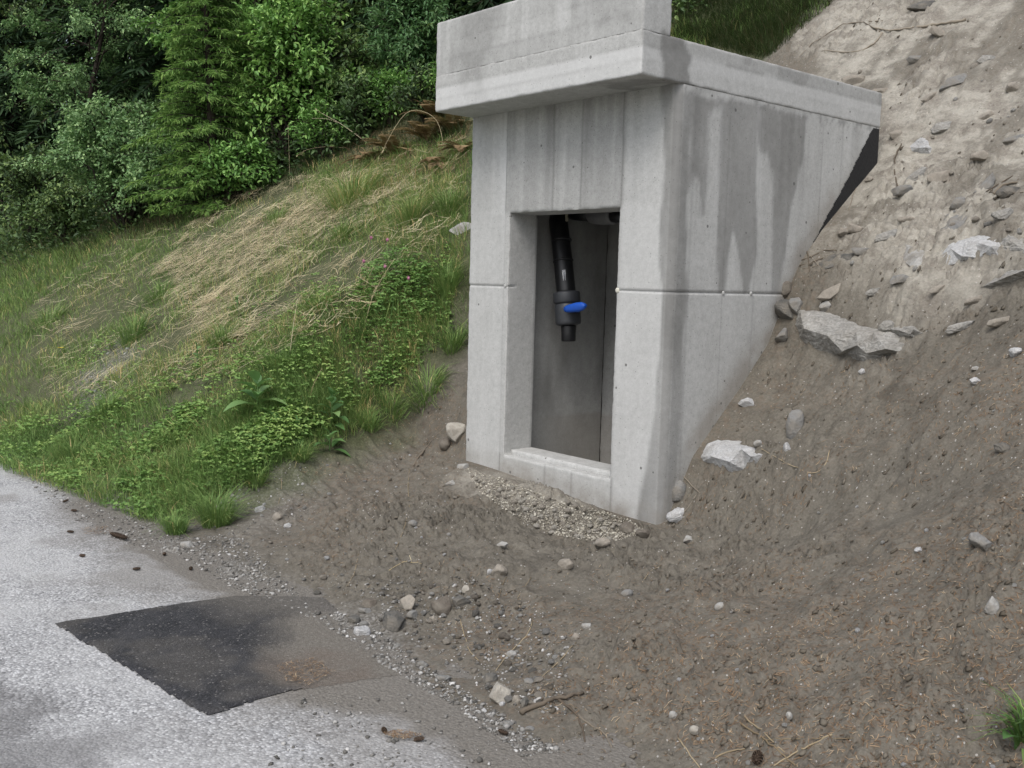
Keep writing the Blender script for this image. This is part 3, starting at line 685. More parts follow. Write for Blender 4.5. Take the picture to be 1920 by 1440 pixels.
# ------------------------------------------------------------------ water pipe with valve
pr_ = empty('water_pipe', (-1.34, .47, 1.5), 'black water pipe with blue handled valve hanging inside the doorway', 'water pipe')
PO = np.array([-1.34, .47, 1.5])
def lathe(axis_pts, radii, sides=24, name='x', mat=None, parent=None, origin=PO):
    mb = MB(); mb.tube(axis_pts, radii, sides); return mb.build(name, mat, parent, True, origin=origin)
def along(a, b, ts): a = np.asarray(a); b = np.asarray(b); return [a+(b-a)*t for t in ts]
def pix(px, py, Y): return on_plane(px, py, 1, Y)
a0 = pix(1062, 552, .47); a1 = pix(1057, 500, .48); a2 = pix(1050, 440, .52); a3 = pix(1044, 395, .58); a4 = a3+np.array([-.03, .16, .17]); a5 = a3+np.array([-.06, .55, .26])
tck = np.array([a5, a4, a3, a2, a1, a0]); tt = np.linspace(0, 5, 41); path = np.stack([np.interp(tt, range(6), tck[:, k]) for k in range(3)], -1)
for _ in range(6): path[1:-1] = (path[:-2]+2*path[1:-1]+path[2:])/4
mb = MB(); mb.tube(path, .069, 22); o = mb.build('pipe', MT['black_pipe'], pr_, True, origin=PO)
for py in (452, 490):                       # weld beads
    c = pix(1053 if py < 470 else 1056, py, .505 if py < 470 else .485); dd = (a0-a2)/np.linalg.norm(a0-a2)
    mb = MB(); mb.tube(along(c-dd*.008, c+dd*.008, (0, .3, .7, 1)), [.069, .0745, .0745, .069], 22); mb.build('weld_bead', MT['black_pipe'], pr_, True, origin=PO)
b0 = pix(1062, 547, .47); b1 = pix(1066, 610, .47); b2 = pix(1066, 640, .47)
lathe(along(b0, b1, (0, .02, .06, .30, .34, .35)), [.082, .094, .097, .097, .092, .080], 28, 'collar', MT['grey_pvc'], pr_)
lathe(along(b0, b1, (.34, .36, .42, .55, .62, .9, .97, 1.0)), [.080, .085, .090, .094, .092, .092, .088, .07], 28, 'valve_body', MT['grey_pvc'], pr_)
mb = MB(); mb.tube(along(b1, b2, (-.02, 0, .1, .5, .95, 1)), [.04, .054, .056, .052, .052, .048], 22, cap=True)
mb.build('outlet', MT['black_pipe'], pr_, True, origin=PO)
# paddle handle
h0 = pix(1060, 580, .37); h1 = pix(1098, 573, .36)
hd = (h1-h0)/np.linalg.norm(h1-h0); L_ = np.linalg.norm(h1-h0)
bm = bmesh.new()
prof = [(0, .020), (.12, .027), (.35, .030), (.6, .034), (.85, .030), (.97, .018), (1.0, .006)]
up_ = np.array([0, -.25, 1.]); up_ -= hd*(up_ @ hd); up_ /= np.linalg.norm(up_); nn_ = np.cross(hd, up_)
rings = []
for t, hw in prof:
    ring = []
    for k in range(12):
        th = k*math.pi/6; ring.append(bm.verts.new(Vector(h0+hd*L_*t+up_*hw*math.sin(th)+nn_*.017*math.cos(th)-PO)))
    rings.append(ring)
for a, b in zip(rings[:-1], rings[1:]):
    for k in range(12): bm.faces.new((a[k], a[(k+1) % 12], b[(k+1) % 12], b[k]))
bm.faces.new(rings[0][::-1]); bm.faces.new(rings[-1]); bmesh.ops.recalc_face_normals(bm, faces=bm.faces)
me = bpy.data.meshes.new('handle'); bm.to_mesh(me); bm.free(); me.materials.append(MT['blue'])
for f in me.polygons: f.use_smooth = True
hobj = bpy.data.objects.new('handle', me); COL.objects.link(hobj); hobj.parent = pr_
tag(hobj, 'bright blue paddle handle')
mb = MB(); s0 = h0+hd*L_*.12; mb.tube([s0+np.array([0, .11, -.004]), s0+np.array([0, .0, 0])], [.020, .018], 12); mb.build('spindle', MT['blue'], pr_, True, origin=PO)
# small printed label on the pipe
def sticker(c, nrm, w_, h_, lift, mat, name, par):
    nrm = np.asarray(nrm, float)/np.linalg.norm(nrm); dn = (a0-a1)/np.linalg.norm(a0-a1); rt = np.cross(nrm, dn); 
    V = []
    for lf in (lift, lift+.0008):
        for sx in np.linspace(-.5, .5, 5):
            for sy in (-.5, .5): V.append(c+rt*sx*w_+dn*sy*h_+nrm*(lf-(sx*w_)**2/(2*.069))-PO)
    q = []
    for k in range(4):
        a = k*2; q.append((a, a+1, a+3, a+2)); a += 10; q.append((a, a+2, a+3, a+1))
    q += [(0, 10, 11, 1), (8, 9, 19, 18)]
    for k in range(4):
        a = k*2; q += [(a, a+2, a+12, a+10), (a+1, a+11, a+13, a+3)]
    return mesh_np(name, np.array(V), [np.array(q)], mat, par)
cview = CAM-a1; cview[2] = 0; cview /= np.linalg.norm(cview)
cst = pix(1058, 516, .476)
st_ = sticker(cst, cview, .026, .075, .070, MT['sticker'], 'sticker', pr_)
dn = (a0-a1)/np.linalg.norm(a0-a1); rt_ = np.cross(cview, dn)
mb = MB(); rr = np.random.default_rng(3); yv = -.022
while yv < .024:                              # illegible lines of print and a bar field
    wd = rr.uniform(.0015, .004); x1 = .007
    for sx, ex_ in ((-x1, x1),):
        c = cst+dn*(yv+wd/2); V = [c+rt_*sx-dn*wd/2+cview*.0715, c+rt_*ex_-dn*wd/2+cview*.0715, c+rt_*ex_+dn*wd/2+cview*.0715, c+rt_*sx+dn*wd/2+cview*.0715]
        mb.add(V, [(0, 1, 2, 3)])
    yv += wd+rr.uniform(.001, .003)
mb.build('print', MT['ink'], st_, origin=PO)
# overflow pipe under the ceiling
q0 = empty('overflow_pipe', (-1.1, .8, 2.12), 'short black pipe with a pale grey sleeve below the shelter ceiling', 'pipe')
O2 = np.array([-1.1, .8, 2.12]); e0 = pix(1048, 398, .8); e1 = pix(1111, 403, .62); e2 = pix(1152, 405, .5); e3 = e2+(e2-e1)*.6
mb = MB(); mb.tube([e0, e1], .05, 18); mb.build('pipe', MT['black_pipe'], q0, True, origin=O2)
mb = MB(); mb.tube([e2, e3], .045, 18); mb.build('pipe_end', MT['black_pipe'], q0, True, origin=O2)
lathe(along(e1, e2, (0, .08, .5, .92, 1)), [.055, .064, .066, .058, .05], 22, 'sleeve', MT['pale_pvc'], q0, O2)
mb = MB(); s0 = pix(1050, 396, .45); s1 = pix(1063, 414, .45); mb.tube(along(s0+np.array([0, .05, .12]), s1, (0, .3, .6, 1)), [.009, .009, .010, .011], 8)
o = mb.build('strap_end', MT['rope'], None, True); tag(o, 'yellowish strap end dangling beside the black pipe bend', 'strap')
# ------------------------------------------------------------------ stones
def ico(sub):
    bm = bmesh.new(); bmesh.ops.create_icosphere(bm, subdivisions=sub, radius=1)
    v = np.array([x.co[:] for x in bm.verts]); f = np.array([[q.index for q in x.verts] for x in bm.faces]); bm.free(); return v, f
ICO = {k: ico(k) for k in (1, 2, 3, 4, 5)}
def rock_verts(seed, sub=4, cuts=9, rough=.05, round_=0.0, flat=None):
    rs = np.random.default_rng(seed); v, f = ICO[sub]; v = v.copy()
    for i in range(cuts):
        n = rs.normal(size=3); n /= np.linalg.norm(n); d = rs.uniform(.48, .82)+round_
        s = v @ n; m = s > d; v[m] -= np.outer(s[m]-d, n)*.96
    if flat: v[:, 2] = np.clip(v[:, 2], -flat, flat)+.06*v[:, 2]
    nz = noise3(v[:, 0]*2.3+seed, v[:, 1]*2.3, v[:, 2]*2.3, 3)*1.4+.7*noise3(v[:, 0]*5.5+seed, v[:, 1]*5.5, v[:, 2]*5.5, 8)+.35*noise3(v[:, 0]*13, v[:, 1]*13+seed, v[:, 2]*13, 9)
    v = v*(1+rough*nz)[:, None]
    v = (v-(v.max(0)+v.min(0))/2)/((v.max(0)-v.min(0))/2)
    return v, f
def rock(px, py, wp, hp, mat, label, seed, depth=None, rot=0, cuts=9, rough=.05, round_=0., sink=.40, sub=4, flat=None, name='rock', cat='rock', group=None, P=None, tilt=0):
    """a stone lying on the ground: wp, hp its size in photo pixels"""
    if P is None: P = G(px, py+hp*.22)
    d = dist(P); W_, H_ = wp/F_PX*d/2, hp/F_PX*d/2
    D_ = (depth if depth else .8)*max(min(W_, H_)*1.25, .35*max(W_, H_))
    v, f = rock_verts(seed, sub, cuts, rough, round_, flat)
    n = normal(P[0], P[1])
    rt = RT.copy(); c, s = math.cos(R_(rot)), math.sin(R_(rot))
    x = rt*c+UP*s; z = -rt*s+UP*c; y = np.cross(z, x)
    V = v[:, :1]*W_*x+v[:, 1:2]*D_*y+v[:, 2:]*H_*z
    ctr = P+n*H_*(1-2*sink)*.55+UP*H_*.12
    o = mesh_np(name, V, [f], MT[mat], smooth=cuts < 6 or sub >= 4)
    o.location = ctr
    if sub >= 4:
        pass
    return tag(o, label, cat, group)
ROCKS = [
 # px, py, w, h, material, label, options
 (1797, 380, 36, 26, 'grey_rock', 'small round grey rock half buried above the bigger grey one', dict(rot=10, cuts=5, round_=.1)),
 (1491, 792, 32, 66, 'grey_rock', 'upright smooth dark grey stone in the brown soil slope', dict(rot=-8, cuts=5, round_=.12, rough=.03)),
 (1400, 753, 31, 21, 'white_rock', 'small white stone at the soil line above the flat whitish slab', dict(rot=-5)),
 (1476, 838, 14, 24, 'white_rock', 'narrow white chip leaning by the upright grey stone', dict(rot=20)),
 (1422, 830, 20, 14, 'pale_rock', 'pale chip at the upper right end of the flat whitish slab', dict()),
 (1268, 963, 40, 28, 'white_rock', 'jagged white quartz lump at the front corner of the shelter', dict(rot=18, rough=.12)),
 (1273, 915, 30, 44, 'grey_rock', 'rounded grey stone standing against the lower side wall', dict(rot=-10, cuts=3, round_=.2, rough=.02)),
 (1289, 1010, 20, 16, 'pale_rock', 'light grey chip in the soil below the white quartz lump', dict(rot=20)),
 (856, 806, 40, 40, 'cream_rock', 'pale beige block jammed against the left edge of the shelter', dict(rot=-8, cuts=12, rough=.025)),
 (836, 830, 26, 26, 'brown_rock', 'brownish round stone under the pale beige block', dict(cuts=3, round_=.2)),
 (866, 427, 46, 24, 'pale_rock', 'whitish flat stone on the grassy bank against the upper left wall', dict(rot=28, flat=.6, sink=.4, cuts=12)),
 (1860, 1134, 32, 46, 'pale_rock', 'light grey wedge shaped stone standing on the lower right slope', dict(rot=8, cuts=11, rough=.03)),
 (1842, 1016, 56, 26, 'grey_rock', 'long thin grey stone pointing down the right slope', dict(rot=-42, flat=.7)),
 (1884, 838, 40, 22, 'dark_rock', 'dark earthy stone half buried on the right slope', dict(rot=-20, sink=.4)),
 (939, 1297, 42, 44, 'cream_rock', 'large cream coloured block on the gravel at the road edge', dict(rot=16, cuts=12, rough=.025, depth=1.1)),
 (679, 1181, 30, 30, 'white_rock', 'whitish stone at the lower left of the stone cluster', dict(rot=30)),
 (738, 1162, 44, 48, 'dark_rock', 'large dark grey stone in the middle of the stone cluster', dict(rot=40, cuts=8, rough=.03)),
 (765, 1130, 34, 34, 'tan_rock', 'tan stone leaning on the large dark grey one', dict(rot=20, cuts=11)),
 (829, 1133, 40, 38, 'brown_rock', 'brown dusty stone right of the tan one', dict(rot=30)),
 (866, 1126, 34, 28, 'dark_rock', 'dark angular stone at the right end of the stone cluster', dict(rot=12)),
 (692, 1130, 30, 20, 'brown_rock', 'brown flat stone at the upper left of the stone cluster', dict(rot=10)),
 (664, 1162, 26, 20, 'dark_rock', 'dark lump beside the whitish stone of the cluster', dict(rot=0)),
 (684, 1145, 26, 12, 'grey_rock', 'flat blue grey stone between brown and whitish stones', dict(rot=-5, flat=.6)),
 (772, 1152, 22, 20, 'grey_rock', 'grey stone under the tan one', dict(rot=0)),
 (812, 1160, 18, 18, 'tan_rock', 'small tan stone below the brown dusty one', dict(rot=0)),
 (874, 1104, 17, 18, 'cream_rock', 'small cream stone uphill of the dark angular one', dict(rot=0)),
 (936, 1069, 30, 28, 'tan_rock', 'rounded greyish tan stone in the dirt below the doorway', dict(rot=-12, cuts=5, round_=.12)),
 (920, 1071, 14, 12, 'white_rock', 'tiny white chip touching the rounded greyish tan stone', dict()),
 (1061, 1055, 30, 24, 'tan_rock', 'tan pebble sized stone below the cobble heap', dict(rot=-20, cuts=5, round_=.1)),
 (1175, 1112, 26, 17, 'grey_rock', 'smooth oval grey stone lying alone on the brown soil', dict(rot=22, cuts=2, round_=.25, rough=.02)),
 (1350, 1136, 22, 16, 'pale_rock', 'pale oval stone alone on the right hand soil slope', dict(rot=24, cuts=3, round_=.2, rough=.02)),
 (1262, 1339, 17, 16, 'pale_rock', 'grey round pebble on the soil above the two small white ones', dict(rot=0, cuts=3, round_=.2)),
 (1302, 1367, 20, 18, 'cream_rock', 'creamy round pebble at the bottom of the soil slope', dict(rot=0, cuts=3, round_=.2)),
 (1480, 1341, 12, 17, 'pale_rock', 'small upright pale pebble near the lower crossing stems', dict(rot=0, cuts=3, round_=.2)),
 (1079, 1193, 18, 17, 'tan_rock', 'tan pebble on soil with a dry stem beside it', dict(rot=20, cuts=3, round_=.2)),
 (1100, 1172, 18, 15, 'pale_rock', 'light grey chip uphill of the tan pebble', dict(rot=20)),
 (1830, 713, 26, 15, 'white_rock', 'small flat white stone at the upper right of the brown slope', dict(rot=-15)),
 (1722, 1030, 15, 10, 'white_rock', 'little white stone on the middle of the right slope', dict(rot=20)),
 (489, 954, 20, 14, 'white_rock', 'flat white stone beside the dry grass left of the dirt fan', dict(rot=18, flat=.6)),
 (521, 968, 20, 20, 'tan_rock', 'rounded tan stone among dry stems on the dirt fan', dict(cuts=3, round_=.2)),
 (540, 985, 15, 11, 'white_rock', 'thin white chip just below the rounded tan stone', dict(rot=20, flat=.6)),
 (350, 1020, 26, 16, 'pale_rock', 'pale flat stone at the tip of the grass by the road', dict(rot=-6, flat=.7)),
 (330, 1029, 14, 10, 'pale_rock', 'small pale stone left of the flat one by the road', dict()),
 (774, 980, 18, 14, 'grey_rock', 'round grey stone next to dry stalks on the dirt fan', dict(cuts=3, round_=.2)),
 (940, 1021, 26, 14, 'pale_rock', 'flat pale stone on dirt at the lower side of the cobble heap', dict(rot=10)),
 (868, 875, 24, 16, 'pale_rock', 'pale stone under the lower left corner of the shelter', dict(rot=10)),
 (845, 905, 22, 12, 'pale_rock', 'flat pale stone left of the cobble heap', dict(rot=10)),
 (832, 1272, 30, 16, 'grey_rock', 'flat grey stone uphill of the black gravel streak', dict(rot=0, flat=.6)),
 (793, 1244, 22, 14, 'grey_rock', 'blue grey stone beside the black gravel streak', dict()),
 (959, 1225, 20, 14, 'pale_rock', 'pale pebble above the large cream coloured block', dict(cuts=4)),
 (919, 1270, 32, 26, 'dark_rock', 'dark grey stone behind the large cream coloured block', dict(rot=20)),
 (992, 1277, 22, 14, 'grey_rock', 'blue grey stone to the right of the cream block', dict(rot=-8)),
 (968, 1311, 18, 22, 'tan_rock', 'brownish stone against the right side of the cream block', dict(rot=0)),
 (984, 1316, 14, 26, 'dark_rock', 'dark upright stone at the left end of the forked branch', dict(rot=-10)),
 (953, 1356, 20, 13, 'grey_rock', 'bluish pebble on the road edge below the cream block', dict(cuts=3, round_=.2)),
 (942, 1319, 12, 10, 'white_rock', 'white chip touching the bottom of the cream block', dict()),
 (908, 1331, 9, 11, 'white_rock', 'tiny white chip on the road left of the cream block', dict()),
 (992, 1366, 22, 12, 'grey_rock', 'flat greenish grey stone under the forked branch', dict()),
 (1665, 608, 36, 20, 'slate', 'flat slate piece lying on top of the biggest slate boulder', dict(rot=8, flat=.6)),
 (1478, 575, 40, 50, 'dark_rock', 'dark broken rock jammed between side wall and big boulder', dict(rot=30, cuts=11)),
 (1474, 540, 30, 34, 'brown_rock', 'brown rock lump against the side wall under the dry roots', dict(rot=-20)),
 (1492, 570, 26, 34, 'grey_rock', 'grey cracked rock beside the left end of the big boulder', dict(rot=10)),
 (1470, 625, 30, 30, 'grey_rock', 'grey stone in the gap under the left end of the big boulder', dict(rot=-10)),
 (1548, 572, 24, 18, 'pale_rock', 'light grey chip on the sand above the big boulder', dict(rot=20)),
 (1603, 428, 30, 20, 'tan_rock', 'sandy tan stone uphill of the dark flat slab', dict(rot=-10)),
 (1583, 432, 24, 18, 'tan_rock', 'small sandy stone beside the larger sandy tan one', dict(rot=10)),
 (1588, 430, 18, 12, 'pale_rock', 'pale chip between two sandy stones uphill of the slab', dict()),
 (1616, 695, 14, 12, 'white_rock', 'small white stone below the right half of the big boulder', dict()),
 (1695, 355, 44, 20, 'grey_rock', 'flat grey stone on the sand near the hanging root', dict(flat=.6)),
 (1630, 335, 16, 12, 'tan_rock', 'little tan stone at the black coated edge of the wall', dict()),
 (1830, 690, 20, 10, 'pale_rock', 'thin pale chip near the small flat white stone', dict(rot=-10)),
 (1906, 660, 26, 22, 'white_rock', 'whitish stone cut by the right edge of the view', dict()),
 (1205, 1000, 26, 20, 'brown_rock', 'brown earthy lump at the right end of the cobble heap', dict()),
 (1180, 990, 36, 30, 'brown_rock', 'dark brown earth clod by the front corner of the shelter', dict(rough=.12)),
 (1130, 1015, 30, 18, 'tan_rock', 'rounded tan cobble at the lower edge of the heap', dict(cuts=4, round_=.15)),
 (1730, 10, 60, 22, 'dark_rock', 'dark slab lying on sand at the top edge of the view', dict(rot=12)),
]
for i, (px, py, wp, hp, mt, lb, kw) in enumerate(ROCKS): rock(px, py, wp, hp, mt, lb, 100+i*7, **kw)
# rocks growing out of the slope: outline on the soil, faces rising from it, body going into the ground
from mathutils.geometry import delaunay_2d_cdt
def embedded(outline, peaks, mat, label, seed, back=.22, name='rock', bed=0.0, cuts=7, rough=.0035, group=None):
    """outline and peaks in photo pixels; peaks carry a height above the soil in metres"""
    n = len(outline); pts2 = [Vector((x, -y)) for x, y in outline]+[Vector((p[0], -p[1])) for p in peaks]
    vs, es, fs, *_ = delaunay_2d_cdt(pts2, [(i, (i+1) % n) for i in range(n)], [list(range(n))], 1, .01)
    c0 = G(*np.mean(outline, 0)); nrm = normal(c0[0], c0[1]); to = unit_((CAM-c0)*np.array([1, 1, .6])); out = unit_(nrm*.55+to*.75)
    bm = bmesh.new(); V = []
    for v in vs:
        x, y = v.x, -v.y; k = min(range(len(peaks)), key=lambda q: (peaks[q][0]-x)**2+(peaks[q][1]-y)**2); pk = peaks[k]
        P = G(x, y)
        if (pk[0]-x)**2+(pk[1]-y)**2 < 1: d0 = unit_(CAM-P); P = P+d0*pk[2]*1.3
        else: P = P-nrm*.006
        V.append(bm.verts.new(Vector(P-c0)))
    for f in fs:
        try: bm.faces.new([V[i] for i in f])
        except ValueError: pass
    bm.normal_update()
    if sum(f.normal.dot(Vector(to))*f.calc_area() for f in bm.faces) < 0: bmesh.ops.reverse_faces(bm, faces=bm.faces[:])
    be = [e for e in bm.edges if e.is_boundary]
    r = bmesh.ops.extrude_edge_only(bm, edges=be); nv = [g_ for g_ in r['geom'] if isinstance(g_, bmesh.types.BMVert)]
    for v in nv: v.co = v.co*.8-Vector(out)*back
    bmesh.ops.holes_fill(bm, edges=[e for e in bm.edges if e.is_boundary], sides=0)
    bmesh.ops.triangulate(bm, faces=bm.faces[:]); bmesh.ops.recalc_face_normals(bm, faces=bm.faces[:])
    bmesh.ops.subdivide_edges(bm, edges=bm.edges[:], cuts=cuts, use_grid_fill=True)
    bm.normal_update(); co = np.array([v.co[:] for v in bm.verts]); no = np.array([v.normal[:] for v in bm.verts])
    dz = rough*1.6*noise3(co[:, 0]*9+seed, co[:, 1]*9, co[:, 2]*9, 3)+rough*noise3(co[:, 0]*26+seed, co[:, 1]*26, co[:, 2]*26, 4)+rough*.5*noise3(co[:, 0]*70, co[:, 1]*70+seed, co[:, 2]*70, 5)
    if bed:
        ax = RT*.36+UP*.93; t = (co @ ax)/.030+1.3*noise3(co[:, 0]*4, co[:, 1]*4, co[:, 2]*4, 8); fr = t-np.floor(t); dz = dz+bed*(fr-sst(.75, 1, fr))
        t = (co @ ax)/.011+1.3*noise3(co[:, 0]*6, co[:, 1]*6, co[:, 2]*6, 9); fr = t-np.floor(t); dz = dz+bed*.35*(fr-sst(.75, 1, fr))
    for v, c, nn_, q in zip(bm.verts, co, no, dz): v.co = Vector(c+nn_*q)
    me = bpy.data.meshes.new(name); bm.to_mesh(me); bm.free(); me.materials.append(MT[mat])
    o = bpy.data.objects.new(name, me); COL.objects.link(o); o.location = c0; return tag(o, label, 'rock', group)
def unit_(v): v = np.asarray(v, float); return v/np.linalg.norm(v)
Zz = lambda L: [tuple([1260+p[0]/2.909, 360+p[1]/2.909]+list(p[2:])) for p in L]
embedded(Zz([(690, 640), (850, 652), (960, 702), (1050, 732), (1160, 748), (1240, 785), (1300, 830), (1240, 868), (1170, 892), (1040, 922), (930, 895), (880, 888), (780, 852), (690, 800), (672, 720)]),
   Zz([(705, 660, .05), (720, 745, .10), (850, 700, .07), (850, 785, .12), (1005, 760, .085), (1010, 835, .13), (930, 868, .09), (1100, 770, .085), (1165, 855, .10), (1060, 880, .06), (1230, 820, .04)]), 'slate', 'biggest boulder, a layered grey slate slab jutting from the slope', 1, back=.3, name='boulder', bed=.0045, cuts=9, rough=.003)
embedded(Zz([(1175, 742), (1240, 728), (1320, 722), (1400, 742), (1370, 770), (1310, 795), (1250, 790)]), Zz([(1240, 755, .04), (1320, 748, .045), (1300, 775, .035)]), 'slate', 'thin slate ledge reaching right from the biggest boulder', 2, bed=.005)
embedded([(1760, 473), (1775, 455), (1805, 447), (1840, 440), (1868, 447), (1876, 462), (1870, 478), (1835, 482), (1800, 490), (1772, 497), (1763, 485)], [(1782, 466, .05), (1830, 455, .06), (1860, 462, .055), (1803, 480, .055)], 'white_rock', 'bright white rough block bedded high on the sandy slope', 3, bed=.002, rough=.0035)
embedded([(1686, 462), (1697, 456), (1735, 470), (1738, 480), (1722, 500), (1708, 500), (1692, 488)], [(1705, 468, .035), (1720, 484, .04)], 'pale_rock', 'pale grey squarish rock just beside the bright white block', 4, rough=.003)
embedded([(1533, 494), (1550, 478), (1575, 472), (1602, 474), (1592, 488), (1565, 498), (1545, 503)], [(1560, 484, .05), (1585, 479, .045)], 'dark_rock', 'dark flat slab wedged in the slope beside the dry roots at the wall', 5, bed=.003)
embedded([(1312, 856), (1325, 830), (1345, 822), (1385, 825), (1415, 838), (1432, 850), (1420, 868), (1395, 880), (1372, 885), (1345, 872), (1318, 864)], [(1345, 838, .06), (1390, 842, .065), (1408, 856, .07), (1368, 866, .075), (1335, 856, .06)], 'white_rock', 'large flat whitish stone slab lying beside the foot of the side wall', 6, bed=.002, rough=.003, back=.1)
embedded([(1703, 274), (1714, 262), (1728, 253), (1740, 262), (1750, 277), (1744, 288), (1725, 288), (1708, 283)], [(1730, 264, .05), (1722, 277, .06), (1738, 276, .055)], 'white_rock', 'white topped angular rock near the upper end of the shelter wall', 7, back=.1)
embedded([(1832, 540), (1858, 520), (1898, 504), (1930, 496), (1932, 515), (1895, 531), (1858, 542)], [(1862, 530, .04), (1890, 518, .06), (1918, 508, .05)], 'slate', 'layered dark grey slate rock sticking out near the right edge', 8, bed=.005)
embedded([(1758, 412), (1775, 399), (1800, 395), (1814, 402), (1804, 424), (1778, 433), (1762, 426)], [(1780, 411, .03), (1795, 413, .03)], 'grey_rock', 'half buried oval grey rock above the bright white block', 9)
embedded([(1868, 445), (1890, 438), (1930, 450), (1930, 477), (1890, 470), (1874, 462)], [(1895, 452, .04), (1912, 464, .04)], 'slate', 'dark layered rock behind the right end of the bright white block', 10, bed=.004)
# flat broken slabs bedded in the sandy slope
SL = [(1745, 180), (1790, 150), (1850, 215), (1770, 235), (1840, 290), (1900, 260), (1680, 250), (1715, 330), (1760, 330), (1850, 345), (1700, 410), (1660, 440), (1760, 540), (1690, 520), (1830, 560), (1640, 545), (1560, 545), (1620, 470), (1880, 600), (1800, 610), (1650, 170), (1720, 110), (1600, 150), (1850, 110), (1900, 160), (1560, 185), (1760, 60), (1880, 400)]
for i, (px, py) in enumerate(SL):
    rs_ = np.random.default_rng(700+i)
    rock(px, py, rs_.uniform(26, 70), rs_.uniform(12, 22), ['tan_rock', 'grey_rock', 'tan_rock', 'slate'][i % 4], 'one of the flat dusty slabs half buried in the pale sandy slope', 3000+i, group='flat slabs bedded in the sandy slope', flat=.6, sink=.5, rot=rs_.normal(8, 16), cuts=12)
# cobbles heaped at the foot of the door wall: each its own stone
PROTO = [rock_verts(900+k, 3, 5, .05, .12) for k in range(8)]
PM = {}
def small_stone(k, mat):
    if (k, mat) not in PM:
        me_o = mesh_np('cobble', PROTO[k][0], [PROTO[k][1]], MT[mat], smooth=True); PM[(k, mat)] = me_o.data
        COL.objects.unlink(me_o); bpy.data.objects.remove(me_o)
    return PM[(k, mat)]
def place_small(name, P, size, mat, label, cat, group, sink=.3, asp=None):
    o = bpy.data.objects.new(name, small_stone(int(rng.integers(8)), mat)); COL.objects.link(o)
    a = asp if asp is not None else (1, rng.uniform(.7, .95), rng.uniform(.5, .75))
    o.scale = (size*a[0], size*a[1], size*a[2]); n = Vector(normal(P[0], P[1]))
    q = n.to_track_quat('Z', 'Y').to_matrix().to_4x4() @ Matrix.Rotation(rng.uniform(0, 6.28), 4, 'Z') @ Matrix.Rotation(rng.normal(0, .2), 4, 'X')
    o.rotation_euler = q.to_euler(); o.location = Vector(P)+n*size*a[2]*(1-2*sink)
    return tag(o, label, cat, group)
hp_ = [(872, 872), (905, 888), (950, 900), (1000, 922), (1050, 940), (1120, 956), (1180, 975), (1215, 998), (1170, 1012), (1120, 1018), (1040, 1004), (985, 980), (930, 945), (890, 915)]
def in_px(poly, n, seed):
    rs = np.random.default_rng(seed); P = np.array(poly, float); lo, hi = P.min(0), P.max(0); out = np.zeros((0, 2))
    while len(out) < n:
        c = rs.uniform(lo, hi, (n*2, 2)); out = np.concatenate([out, c[in_poly(c[:, 0], c[:, 1], poly) < 0]])
    return out[:n]
HP = Gn(*in_px(hp_, 100, 5).T)
for P in HP:
    if -1.9 < P[0] < 0 and P[1] > -.01: continue
    place_small('cobble', P, float(rng.uniform(.008, .024)), ['tan_rock', 'cream_rock', 'tan_rock', 'cream_rock'][int(rng.integers(4))], 'one of the small sandy cobbles heaped below the door sill', 'stone', 'sandy cobbles heaped at the foot of the door wall', .25)
# scattered small stones on the dirt, individual
def scatter(poly, n, seed, s0, s1, mats, label, group, name='stone'):
    for P in Gn(*in_px(poly, n, seed).T):
        if -1.95 < P[0] < .03 and -.02 < P[1] < 2.2: continue
        place_small(name, P, float(np.exp(rng.uniform(np.log(s0), np.log(s1)))), mats[int(rng.integers(len(mats)))], label, 'stone', group, .35)
scatter([(560, 1080), (720, 1090), (880, 1100), (1010, 1150), (1060, 1250), (1000, 1340), (900, 1300), (760, 1220), (620, 1170)], 85, 11, .008, .024, ['pale_rock', 'grey_rock', 'dark_rock', 'tan_rock', 'brown_rock'], 'one of the small mixed stones strewn between road patch and dirt', 'small stones strewn along the road edge')
scatter([(460, 900), (840, 800), (880, 1010), (800, 1080), (600, 1080), (430, 1010)], 60, 12, .006, .018, ['pale_rock', 'white_rock', 'grey_rock', 'tan_rock'], 'one of the little pale stones scattered on the dirt left of the doorway', 'little pale stones left of the doorway')
scatter([(1060, 1060), (1300, 1030), (1500, 720), (1900, 700), (1920, 1440), (1250, 1440), (1100, 1300)], 75, 13, .004, .013, ['white_rock', 'pale_rock', 'pale_rock', 'grey_rock'], 'one of the tiny pale stones dotted over the right soil slope', 'tiny pale stones on the right slope')
scatter([(1560, 120), (1900, 40), (1920, 440), (1760, 560), (1540, 560), (1660, 330)], 24, 14, .008, .028, ['tan_rock', 'pale_rock', 'grey_rock', 'tan_rock'], 'one of the small dusty stones scattered on the pale sandy slope', 'small stones on the sandy slope')
scatter([(170, 640), (240, 640), (250, 760), (200, 800), (140, 760)], 16, 15, .008, .022, ['white_rock', 'pale_rock'], 'one of the whitish stones showing in the bare spot of the bank', 'whitish stones in the grassy bank')
scatter([(400, 870), (470, 870), (450, 960), (380, 990)], 24, 16, .008, .02, ['white_rock', 'pale_rock', 'grey_rock'], 'one of the pale stones along the lower edge of the green bank', 'pale stones below the green bank')
